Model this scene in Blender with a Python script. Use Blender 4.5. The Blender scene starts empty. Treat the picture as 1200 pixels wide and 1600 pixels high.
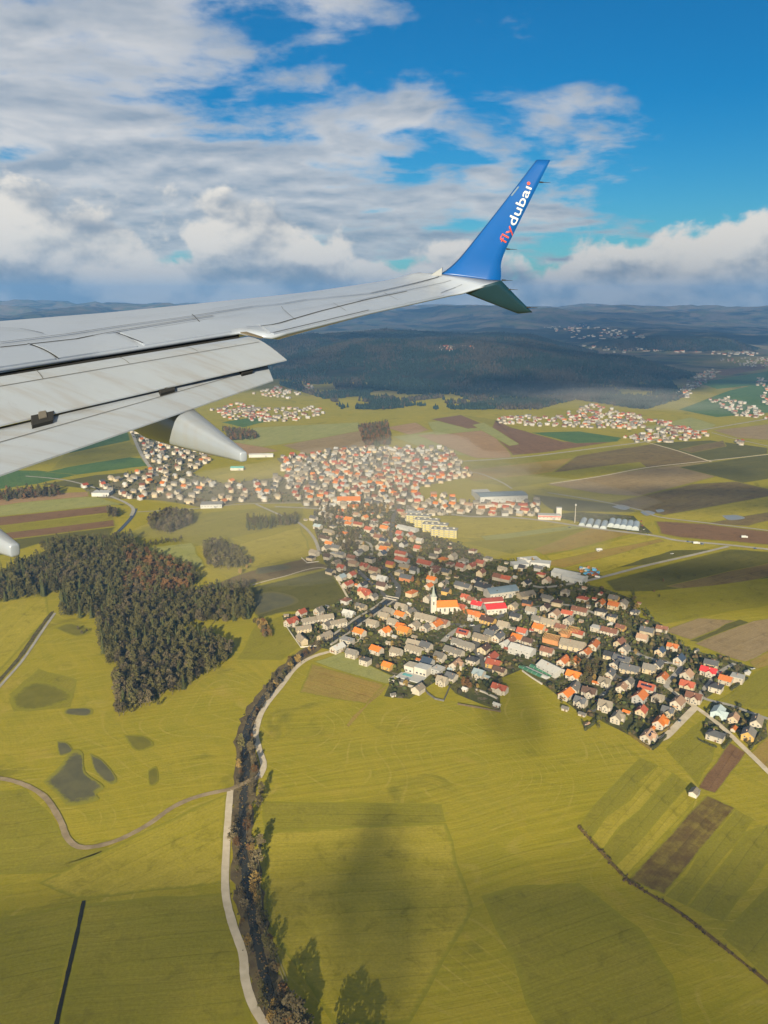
import bpy, bmesh, math, random
import numpy as np
from mathutils import Vector, Matrix
from mathutils.bvhtree import BVHTree

random.seed(7)
RNG = np.random.default_rng(7)
R = math.radians
SC = bpy.context.scene
COL = SC.collection

# ------------------------------------------------------------------ camera
CAM_H = 320.0            # metres above the plain
PITCH = R(14.57)         # looking down
FPX = 1250.0             # focal length in pixels of the 1200 x 1600 photograph
cam_d = bpy.data.cameras.new('camera')
cam_d.sensor_fit = 'AUTO'
cam_d.sensor_width = 36.0
cam_d.lens = FPX / 1600.0 * 36.0
cam_d.clip_start = 0.3
cam_d.clip_end = 80000.0
cam = bpy.data.objects.new('camera', cam_d)
COL.objects.link(cam)
cam.location = (0, 0, CAM_H)
cam.rotation_euler = (math.pi / 2 - PITCH, 0, 0)
SC.camera = cam

# ------------------------------------------------------------------ sun, exposure
SUN_EL, SUN_AZ_OFF = R(20.0), R(5.5)      # behind the viewer; shadows run away from the camera
sun_d = bpy.data.lights.new('sun', 'SUN')
sun_d.energy = 5.0
sun_d.angle = R(0.53)
sun_d.color = (1.0, 0.86, 0.60)
sun = bpy.data.objects.new('sun', sun_d)
COL.objects.link(sun)
shadow_dir = Vector((math.sin(SUN_AZ_OFF) * math.cos(SUN_EL), math.cos(SUN_AZ_OFF) * math.cos(SUN_EL), -math.sin(SUN_EL)))
sun.rotation_euler = shadow_dir.to_track_quat('-Z', 'Y').to_euler()
vs = SC.view_settings
vs.view_transform = 'Standard'
vs.look = 'None'
vs.exposure = 1.22
vs.gamma = 1.0
vs.use_curve_mapping = False
SC.cycles.use_denoising = True
SC.cycles.max_bounces = 5
SC.cycles.diffuse_bounces = 2
SC.cycles.volume_bounces = 0
SC.cycles.transparent_max_bounces = 16

# ------------------------------------------------------------------ node expression helper
class NX:
    """a value socket with arithmetic"""
    nt = None
    def __init__(self, s): self.s = s
    @staticmethod
    def m(op, *a, clamp=False):
        n = NX.nt.nodes.new('ShaderNodeMath'); n.operation = op; n.use_clamp = clamp
        for i, v in enumerate(a):
            if isinstance(v, NX): NX.nt.links.new(v.s, n.inputs[i])
            else: n.inputs[i].default_value = float(v)
        return NX(n.outputs[0])
    def __add__(s, o): return NX.m('ADD', s, o)
    __radd__ = __add__
    def __sub__(s, o): return NX.m('SUBTRACT', s, o)
    def __rsub__(s, o): return NX.m('SUBTRACT', o, s)
    def __mul__(s, o): return NX.m('MULTIPLY', s, o)
    __rmul__ = __mul__
    def __truediv__(s, o): return NX.m('DIVIDE', s, o)
    def clamp(s): return NX.m('ADD', s, 0.0, clamp=True)
    def smooth(s, a, b):
        n = NX.nt.nodes.new('ShaderNodeMapRange'); n.interpolation_type = 'SMOOTHSTEP'
        NX.nt.links.new(s.s, n.inputs[0]); n.inputs[1].default_value = a; n.inputs[2].default_value = b
        return NX(n.outputs[0])
    def gauss(s, c, w):
        d = (s - c) / w
        return NX.m('EXPONENT', d * d * -1.0)
def nvec(x, y, z):
    n = NX.nt.nodes.new('ShaderNodeCombineXYZ')
    for i, v in enumerate((x, y, z)):
        if isinstance(v, NX): NX.nt.links.new(v.s, n.inputs[i])
        else: n.inputs[i].default_value = float(v)
    return n.outputs[0]
def nnoise(vec, scale, detail=6, rough=0.55, dist=0.0, dims='3D', lac=2.0):
    n = NX.nt.nodes.new('ShaderNodeTexNoise'); n.noise_dimensions = dims
    NX.nt.links.new(vec, n.inputs['Vector'])
    n.inputs['Scale'].default_value = scale; n.inputs['Detail'].default_value = detail
    n.inputs['Roughness'].default_value = rough; n.inputs['Distortion'].default_value = dist
    n.inputs['Lacunarity'].default_value = lac
    return NX(n.outputs[0])
def nmix(fac, a, b, mode='MIX'):
    n = NX.nt.nodes.new('ShaderNodeMix'); n.data_type = 'RGBA'; n.blend_type = mode
    if isinstance(fac, NX): NX.nt.links.new(fac.s, n.inputs[0])
    else: n.inputs[0].default_value = fac
    for k, v in ((6, a), (7, b)):
        if isinstance(v, (tuple, list)): n.inputs[k].default_value = (*v[:3], 1)
        else: NX.nt.links.new(v, n.inputs[k])
    return n.outputs[2]

# ------------------------------------------------------------------ sky with clouds
SKY_STRENGTH = 0.053
HAZE_DENSITY = 7.5e-5
def build_world():
    w = bpy.data.worlds.new('World'); SC.world = w; w.use_nodes = True
    nt = w.node_tree; NX.nt = nt
    bg = nt.nodes['Background']; bg.inputs['Strength'].default_value = SKY_STRENGTH
    sky = nt.nodes.new('ShaderNodeTexSky'); sky.sky_type = 'NISHITA'; sky.sun_disc = False
    sky.sun_elevation = SUN_EL
    sky.sun_rotation = math.pi + SUN_AZ_OFF
    sky.altitude = 400.0; sky.air_density = 1.0; sky.dust_density = 0.15; sky.ozone_density = 4.0
    hs = nt.nodes.new('ShaderNodeHueSaturation'); hs.inputs['Saturation'].default_value = 1.45; hs.inputs['Value'].default_value = 0.72
    nt.links.new(sky.outputs[0], hs.inputs['Color'])
    deep = nmix(1.0, hs.outputs[0], (0.50, 0.92, 0.90), 'MULTIPLY')
    tc = nt.nodes.new('ShaderNodeTexCoord')
    sp = nt.nodes.new('ShaderNodeSeparateXYZ'); nt.links.new(tc.outputs['Generated'], sp.inputs[0])
    x, y, z = (NX(o) for o in sp.outputs)
    az = NX.m('ARCTAN2', x, y) * 57.2958           # degrees, 0 straight ahead
    el = NX.m('ARCSINE', z) * 57.2958
    # --- broken layer cloud, on a flat deck seen in perspective
    zz = NX.m('MAXIMUM', z, 0.0) + 0.19
    u, v = x / zz, y / zz
    warp = nnoise(nvec(u, v, 3.0), 1.3, 2) - 0.5
    ua, va = u * 1.55 + warp * 0.50, v * 1.75 + warp * 0.45
    nA = nnoise(nvec(ua, va, 2.3), 1.5, 7, 0.57)
    nA2 = nnoise(nvec(ua + 0.02, va - 0.15, 2.3), 1.5, 4, 0.55)
    cov = 0.475 - az * 0.0050                      # thicker towards the weather side
    cov = cov + (el.gauss(7.5, 4.0) * az.gauss(-10.0, 22.0)) * 0.20
    cov = cov + (el.gauss(12.6, 2.0) * az.gauss(11.5, 8.0)) * 0.16
    cov = cov - (el.gauss(18.0, 4.5) * az.gauss(16.0, 12.0)) * 0.20
    cov = cov + (el.gauss(5.5, 2.0) * az.gauss(8.0, 14.0)) * 0.13
    cov = cov - (el.gauss(9.0, 2.6) * az.gauss(22.0, 8.0)) * 0.12
    dA = nA + cov - 1.0
    aA = dA.smooth(-0.05, 0.12)
    litA = ((nA2 - nA) * 3.2 + 0.68 - dA * 0.9).clamp()
    colA = nmix(litA, (2.6, 3.1, 3.7), (6.0, 5.85, 5.7))
    # --- heaped clouds standing along the horizon
    top = az.gauss(-25.0, 7.5) * 5.9 + az.gauss(-9.5, 5.5) * 4.1 + az.gauss(28.0, 6.5) * 4.4 + 2.9
    far = NX.m('SINE', az * 0.105) * 0.5 + NX.m('SINE', az * 0.043 + 1.0) * 0.5
    top = top + far
    wB = nnoise(nvec(az * 0.1, el * 0.125, 0.7), 1.3, 2) - 0.5
    qx, qy = az * 0.1 + wB * 0.30, el * 0.13 + wB * 0.2
    nB = nnoise(nvec(qx, qy, 1.7), 1.8, 8, 0.57)
    nBs = nnoise(nvec(qx - 0.02, qy + 0.085, 1.7), 1.8, 6, 0.57)
    dB = (top - el) * 0.50 + (nB - 0.5) * 6.0
    aB = dB.smooth(0.0, 0.60)
    lowf = nnoise(nvec(az * 0.1, el * 0.2, 2.2), 1.7, 3, 0.5)
    litB = (0.64 + (nB - nBs) * 2.6 + (lowf - 0.5) * 2.5 + (0.55 - nB) * 0.5 + (el - top * 0.45) * 0.045).clamp()
    shade = nmix((el * 0.14).clamp(), (2.5, 2.95, 3.5), (2.7, 3.1, 3.55))
    colB = nmix(litB.smooth(0.08, 0.95), shade, (7.8, 7.2, 6.3))
    c1 = nmix(aA * 0.93, deep, colA)
    c2 = nmix(aB * 0.97, c1, colB)
    nt.links.new(c2, bg.inputs['Color'])
    w.cycles.sampling_method = 'MANUAL'; w.cycles.sample_map_resolution = 512
build_world()

# ------------------------------------------------------------------ projection: photograph pixel -> place
CP, SP = math.cos(PITCH), math.sin(PITCH)
def ray(px, py):
    x = (px - 600.0) / FPX; z = (800.0 - py) / FPX
    return Vector((x, CP + z * SP, -SP + z * CP))
def G(px, py, z=0.0):
    d = ray(px, py)
    t = (z - CAM_H) / d.z
    return Vector((d.x * t, d.y * t, z))
def PD(px, py, depth):
    """point at a given distance out along +Y from the camera"""
    d = ray(px, py)
    return Vector((0, 0, CAM_H)) + d * (depth / d.y)
def to_px(X, Y, Z=0.0):
    d = np.array([X, Y, Z - CAM_H])
    fy = d[1] * CP - d[2] * SP; uz = d[1] * SP + d[2] * CP
    return 600 + FPX * d[0] / fy, 800 - FPX * uz / fy

# ------------------------------------------------------------------ materials
MATS = {}
def new_mat(name):
    m = bpy.data.materials.new(name); m.use_nodes = True
    NX.nt = m.node_tree
    return m, m.node_tree, m.node_tree.nodes['Principled BSDF']
def coords(kind='Object'):
    return NX.nt.nodes.new('ShaderNodeTexCoord').outputs[kind]
def sep(v):
    n = NX.nt.nodes.new('ShaderNodeSeparateXYZ'); NX.nt.links.new(v, n.inputs[0])
    return [NX(o) for o in n.outputs]
def orand():
    return NX(NX.nt.nodes.new('ShaderNodeObjectInfo').outputs['Random'])
def scale_col(c, k): return tuple(min(1.0, x * k) for x in c)
def bump(bsdf, h, strength=0.3, dist=0.1):
    b = NX.nt.nodes.new('ShaderNodeBump'); b.inputs['Strength'].default_value = strength; b.inputs['Distance'].default_value = dist
    NX.nt.links.new(h.s, b.inputs['Height']); NX.nt.links.new(b.outputs[0], bsdf.inputs['Normal'])
def mat_mottled(name, c1, c2, scale=0.5, rough=0.9, detail=5, spec=0.2, rand=0.25, metallic=0.0):
    """two tones in a noise, with a little difference from object to object"""
    if name in MATS: return MATS[name]
    m, nt, b = new_mat(name)
    n = nnoise(coords(), scale, detail, 0.6).smooth(0.3, 0.7)
    c = nmix(n, c1, c2)
    if rand:
        k = orand() * (2 * rand) + (1 - rand)
        c = nmix(1.0, c, nvec(k, k, k), 'MULTIPLY')
    nt.links.new(c, b.inputs['Base Color'])
    b.inputs['Roughness'].default_value = rough; b.inputs['Specular IOR Level'].default_value = spec
    b.inputs['Metallic'].default_value = metallic
    MATS[name] = m
    return m
def feather(c, margin=(.205, .190, .016)):
    """crop borders thin out into the grass of the margin instead of ending on a ruled line"""
    at = NX.nt.nodes.new('ShaderNodeAttribute'); at.attribute_name = 'edge'
    n = nnoise(coords(), 0.22, 5, 0.65)
    f = (NX(at.outputs['Fac']) * 1.6 + (n - 0.5) * 1.5 - 0.15).smooth(0.0, 0.85)
    return nmix(f, margin, c)
def mat_field(name, c1, c2, c3, row=3.0, rows=0.32, patch=60.0, stretch=8.0):
    """field crop or soil: broad patches, streaks along the rows (object X), tramlines"""
    if name in MATS: return MATS[name]
    m, nt, b = new_mat(name)
    co = coords()
    X, Y, Z = sep(co)
    big = nnoise(co, 1.0 / patch, 4, 0.55, 0.3).smooth(0.33, 0.67)
    wob = (nnoise(co, 0.02, 2) - 0.5) * 6.0
    streak = nnoise(nvec(X * (1.0 / (row * stretch * 3)), (Y + wob) * (1.0 / row), 0.0), 1.0, 4, 0.6).smooth(0.3, 0.7)
    streak2 = nnoise(nvec(X * (1.0 / (row * stretch * 14)), (Y + wob) * (0.2 / row), 4.0), 1.0, 3, 0.55).smooth(0.3, 0.7)
    fine = nnoise(co, 0.55, 3, 0.7)
    tram = NX.m('ABSOLUTE', NX.m('SINE', (Y + wob) * (math.pi / 15.0))).smooth(0.0, 0.10)
    c = nmix(big, c1, c2)
    c = nmix(streak2 * 0.55, c, c3)
    c = nmix(streak * rows, c, c3)
    mott = nnoise(co, 0.07, 5, 0.65, 0.8)
    c = nmix(mott.smooth(0.50, 0.72) * 0.55, c, scale_col(c1, 0.62))
    c = nmix((1.0 - mott).smooth(0.54, 0.74) * 0.45, c, scale_col(c3, 1.25))
    k = (fine * 0.7 + 0.65) * (0.84 + tram * 0.16)
    c = nmix(1.0, c, nvec(k, k, k), 'MULTIPLY')
    c = feather(c)
    nt.links.new(c, b.inputs['Base Color'])
    b.inputs['Roughness'].default_value = 0.95; b.inputs['Specular IOR Level'].default_value = 0.05
    bump(b, streak + fine, 0.2, 0.4)
    MATS[name] = m
    return m
def mat_attr(name, attr='tint', rough=0.9, noise=None):
    if name in MATS: return MATS[name]
    m, nt, b = new_mat(name)
    a = nt.nodes.new('ShaderNodeAttribute'); a.attribute_name = attr
    c = a.outputs['Color']
    if noise:
        n = nnoise(coords(), noise, 4, 0.65)
        k = n * 1.0 + 0.5
        c = nmix(1.0, c, nvec(k, k, k), 'MULTIPLY')
    nt.links.new(c, b.inputs['Base Color'])
    b.inputs['Roughness'].default_value = rough; b.inputs['Specular IOR Level'].default_value = 0.1
    MATS[name] = m
    return m
def mat_plain(name, c, rough=0.6, metallic=0.0, spec=0.4):
    if name in MATS: return MATS[name]
    m, nt, b = new_mat(name)
    n = nnoise(coords(), 3.0, 4, 0.6)
    k = n * 0.24 + 0.88
    nt.links.new(nmix(1.0, c, nvec(k, k, k), 'MULTIPLY'), b.inputs['Base Color'])
    b.inputs['Roughness'].default_value = rough; b.inputs['Metallic'].default_value = metallic
    b.inputs['Specular IOR Level'].default_value = spec
    MATS[name] = m
    return m

# ------------------------------------------------------------------ objects
def mesh_from(name, verts, faces, mats=None, smooth=False):
    me = bpy.data.meshes.new(name)
    me.from_pydata([tuple(v) for v in verts], [], [tuple(f) for f in faces])
    me.update()
    for m in (mats or []): me.materials.append(m)
    if smooth: me.polygons.foreach_set('use_smooth', [True] * len(me.polygons))
    return me
def np_mesh(name, verts, tris, tint=None, mat=None, quads=False):
    """fast joined mesh from numpy arrays; tint is a colour for each vertex"""
    k = 4 if quads else 3
    me = bpy.data.meshes.new(name)
    nv, nf = len(verts), len(tris)
    me.vertices.add(nv); me.loops.add(nf * k); me.polygons.add(nf)
    me.vertices.foreach_set('co', np.asarray(verts, np.float32).ravel())
    me.loops.foreach_set('vertex_index', np.asarray(tris, np.int32).ravel())
    me.polygons.foreach_set('loop_start', np.arange(0, nf * k, k, dtype=np.int32))
    me.update(calc_edges=True)
    if tint is not None:
        at = me.color_attributes.new('tint', 'FLOAT_COLOR', 'POINT')
        c = np.ones((nv, 4), np.float32); c[:, :3] = tint
        at.data.foreach_set('color', c.ravel())
    if mat: me.materials.append(mat)
    return me
def link(name, data, parent=None, mat=None):
    o = bpy.data.objects.new(name, data)
    COL.objects.link(o)
    if parent is not None: o.parent = parent
    if mat is not None:
        if len(o.material_slots):
            o.material_slots[0].link = 'OBJECT'; o.material_slots[0].material = mat
        else: data.materials.append(mat)
    return o
def tag(o, label=None, cat=None, group=None, kind=None):
    if label: o['label'] = label
    if cat: o['category'] = cat
    if group: o['group'] = group
    if kind: o['kind'] = kind
    return o
def in_poly(px, py, poly):
    px = np.asarray(px, float); py = np.asarray(py, float)
    ins = np.zeros(px.shape, bool); n = len(poly)
    for i in range(n):
        x1, y1 = poly[i]; x2, y2 = poly[(i + 1) % n]
        c = ((y1 > py) != (y2 > py)) & (px < (x2 - x1) * (py - y1) / (y2 - y1 + 1e-12) + x1)
        ins ^= c
    return ins
def G_np(px, py):
    x = (np.asarray(px, float) - 600) / FPX; z = (800 - np.asarray(py, float)) / FPX
    dy = CP + z * SP; dz = -SP + z * CP
    t = -CAM_H / dz
    return x * t, dy * t
# ================================================================== THE LAND
def _hash(ix, iy, seed):
    h = (ix.astype(np.int64) * 374761393 + iy.astype(np.int64) * 668265263 + seed * 1442695041) & 0x7fffffff
    h = ((h ^ (h >> 13)) * 1274126177) & 0x7fffffff
    return ((h ^ (h >> 16)) & 0xffff) / 65535.0
def vnoise(x, y, seed=0):
    ix, iy = np.floor(x), np.floor(y)
    fx, fy = x - ix, y - iy
    fx = fx * fx * (3 - 2 * fx); fy = fy * fy * (3 - 2 * fy)
    a = _hash(ix, iy, seed); b = _hash(ix + 1, iy, seed); c = _hash(ix, iy + 1, seed); d = _hash(ix + 1, iy + 1, seed)
    return (a * (1 - fx) + b * fx) * (1 - fy) + (c * (1 - fx) + d * fx) * fy
def fbm(x, y, seed=0, oct=5):
    s = 0; a = 0.5
    for i in range(oct):
        s = s + a * vnoise(x, y, seed + i * 17); x = x * 2.03; y = y * 2.03; a *= 0.5
    return s
def sstep(a, b, x):
    t = np.clip((x - a) / (b - a), 0, 1); return t * t * (3 - 2 * t)
def height(X, Y):
    X = np.asarray(X, float); Y = np.asarray(Y, float)
    w = (fbm(X / 700, Y / 700, 3) - 0.5)
    n = fbm(X / 420, Y / 420, 11)
    h = np.zeros_like(X)
    # wooded hills in the middle distance
    for cx, cy, rx, ry, hh in ((330, 4050, 1080, 1180, 125), (900, 3900, 650, 700, 70), (-750, 4900, 900, 900, 130), (150, 5400, 1300, 800, 130),
                               (2050, 5900, 800, 420, 95)):
        e = ((X - cx) / rx) ** 2 + ((Y - cy) / ry) ** 2 + w * 0.7
        h = np.maximum(h, hh * (1 - sstep(0.0, 1.0, e)) * (0.62 + 0.75 * n))
    # foothills behind the basin
    f = sstep(6200, 8200, Y + w * 2500)
    r1 = fbm(X / 1500, Y / 1300, 23)
    h = h + f * (np.maximum(r1 - 0.33, 0) * 280)
    # mountains closing the view
    f2 = sstep(9500, 13500, Y + (r1 - 0.5) * 2500)
    r2 = 1 - np.abs(2 * fbm(X / 4200, Y / 3800, 41) - 1)
    h = h + f2 * (10 + 175 * r2 * r2 * r2 + 60 * fbm(X / 900, Y / 900, 71))
    h = h + sstep(-2300, -4200, X - 0.0 * Y) * sstep(2500, 4500, Y) * 160 * n
    return h * sstep(2450, 2900, Y + w * 500)

def ground_material():
    m, nt, b = new_mat('ground_cover')
    co = coords(); X, Y, Z = sep(co)
    far = nt.nodes.new('ShaderNodeAttribute'); far.attribute_name = 'far'; far = NX(far.outputs['Fac'])
    wood = nt.nodes.new('ShaderNodeAttribute'); wood.attribute_name = 'wood'; wood = NX(wood.outputs['Fac'])
    big = nnoise(co, 0.006, 5, 0.55, 0.4).smooth(0.32, 0.68)
    mid = nnoise(co, 0.035, 5, 0.6, 0.5).smooth(0.35, 0.7)
    wob = (nnoise(co, 0.004, 2) - 0.5) * 300.0
    s1 = nnoise(nvec((X + Y * 0.25) * 0.012, (Y - X * 0.25 + wob * 0.2) * 0.22, 0.0), 1.0, 4, 0.6).smooth(0.3, 0.72)
    s2 = nnoise(nvec((X * 0.6 - Y) * 0.014, (Y * 0.6 + X + wob * 0.3) * 0.16, 7.0), 1.0, 4, 0.6).smooth(0.3, 0.72)
    fine = nnoise(co, 0.6, 4, 0.7)
    c = nmix(big, (0.235, 0.208, 0.012), (0.290, 0.240, 0.020))
    c = nmix(mid * 0.45, c, (0.180, 0.178, 0.011))
    c = nmix(s1 * 0.32, c, (0.350, 0.280, 0.040))
    c = nmix((s2 * big) * 0.30, c, (0.150, 0.154, 0.011))
    blot = nnoise(co, 0.017, 6, 0.62, 0.8).smooth(0.56, 0.72)
    c = nmix(blot * 0.62, c, (0.110, 0.108, 0.012))
    dry = nnoise(nvec(X * 0.02 + 9.0, Y * 0.02, 2.0), 1.0, 5, 0.6, 0.6).smooth(0.58, 0.76)
    c = nmix(dry * 0.55, c, (0.345, 0.255, 0.055))
    arc = NX.m('SINE', (nnoise(co, 0.0055, 1, 0.4) * 260.0)).smooth(0.86, 1.0) * mid
    c = nmix(arc * 0.55, c, (0.345, 0.280, 0.060))
    k = fine * 0.50 + 0.75
    c = nmix(1.0, c, nvec(k, k, k), 'MULTIPLY')
    # far country: woods, bare brown woods, pasture
    p1 = nnoise(co, 0.0022, 7, 0.62, 0.6)
    p2 = nnoise(co, 0.0045, 6, 0.6, 0.3)
    past = nmix(p2.smooth(0.40, 0.62), (0.20, 0.150, 0.095), (0.10, 0.11, 0.045))
    wd = nmix(nnoise(co, 0.02, 4, 0.7).smooth(0.35, 0.65), (0.014, 0.024, 0.020), (0.038, 0.034, 0.026))
    fc = nmix((p1 - wood * 0.4 + 0.06).smooth(0.44, 0.56), wd, past)
    c = nmix(far, c, fc)
    nt.links.new(c, b.inputs['Base Color'])
    b.inputs['Roughness'].default_value = 1.0; b.inputs['Specular IOR Level'].default_value = 0.03
    bump(b, fine + s1, 0.3, 0.4)
    return m
def build_ground():
    ys = np.concatenate([np.linspace(-900, 2400, 34), np.geomspace(2440, 19500, 330)])
    a = np.linspace(-1.25, 1.25, 360)
    YY = np.repeat(ys[:, None], len(a), 1)
    XX = a[None, :] * (np.maximum(YY, 0) + 1600)
    H = height(XX, YY)
    V = np.stack([XX, YY, H], -1).reshape(-1, 3)
    ny, nx = XX.shape
    i = np.arange(ny - 1)[:, None] * nx + np.arange(nx - 1)[None, :]
    F = np.stack([i, i + 1, i + nx + 1, i + nx], -1).reshape(-1, 4)
    me = np_mesh('ground', V, F, mat=ground_material(), quads=True)
    me.polygons.foreach_set('use_smooth', np.ones(len(F), bool))
    f = sstep(2600, 3600, YY + (fbm(XX / 500, YY / 500, 5) - 0.5) * 900) * (1 - 0.85 * (sstep(900, 1500, XX - 0.16 * YY) * (1 - sstep(4500, 5600, YY))))
    f = np.maximum(f, sstep(5, 25, H))
    wd = np.clip(1.2 - YY / 9000, 0, 1) * sstep(8, 30, H)
    for nm, arr in (('far', f), ('wood', wd)):
        at = me.attributes.new(nm, 'FLOAT', 'POINT'); at.data.foreach_set('value', arr.astype(np.float32).ravel())
    tag(link('ground', me), 'wide plain of meadows rising to hills', None, None, 'structure')
build_ground()

# ------------------------------------------------------------------ fields
mat_field('grass_bright', (.240, .212, .013), (.285, .240, .022), (.335, .275, .040))
mat_field('grass_dull', (.205, .184, .017), (.240, .205, .026), (.180, .168, .015))
mat_field('grass_pale', (.250, .255, .085), (.285, .275, .100), (.220, .225, .065))
mat_field('winter_wheat', (.050, .110, .028), (.075, .135, .034), (.095, .140, .040))
mat_field('olive_crop', (.105, .098, .024), (.130, .118, .030), (.085, .080, .020))
mat_field('ochre_stubble', (.300, .190, .048), (.255, .175, .045), (.230, .195, .042))
mat_field('red_soil', (.165, .092, .045), (.140, .080, .040), (.185, .110, .055), rows=0.6)
mat_field('dark_soil', (.112, .070, .036), (.150, .098, .044), (.175, .140, .046), rows=0.6)
mat_field('tan_soil', (.240, .175, .085), (.205, .145, .072), (.270, .205, .110), rows=0.6)
mat_field('pink_soil', (.290, .180, .095), (.250, .155, .082), (.310, .215, .115), rows=0.5)
mat_field('marsh_brown', (.120, .078, .028), (.235, .185, .036), (.085, .058, .024), rows=0.5, patch=12)
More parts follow.
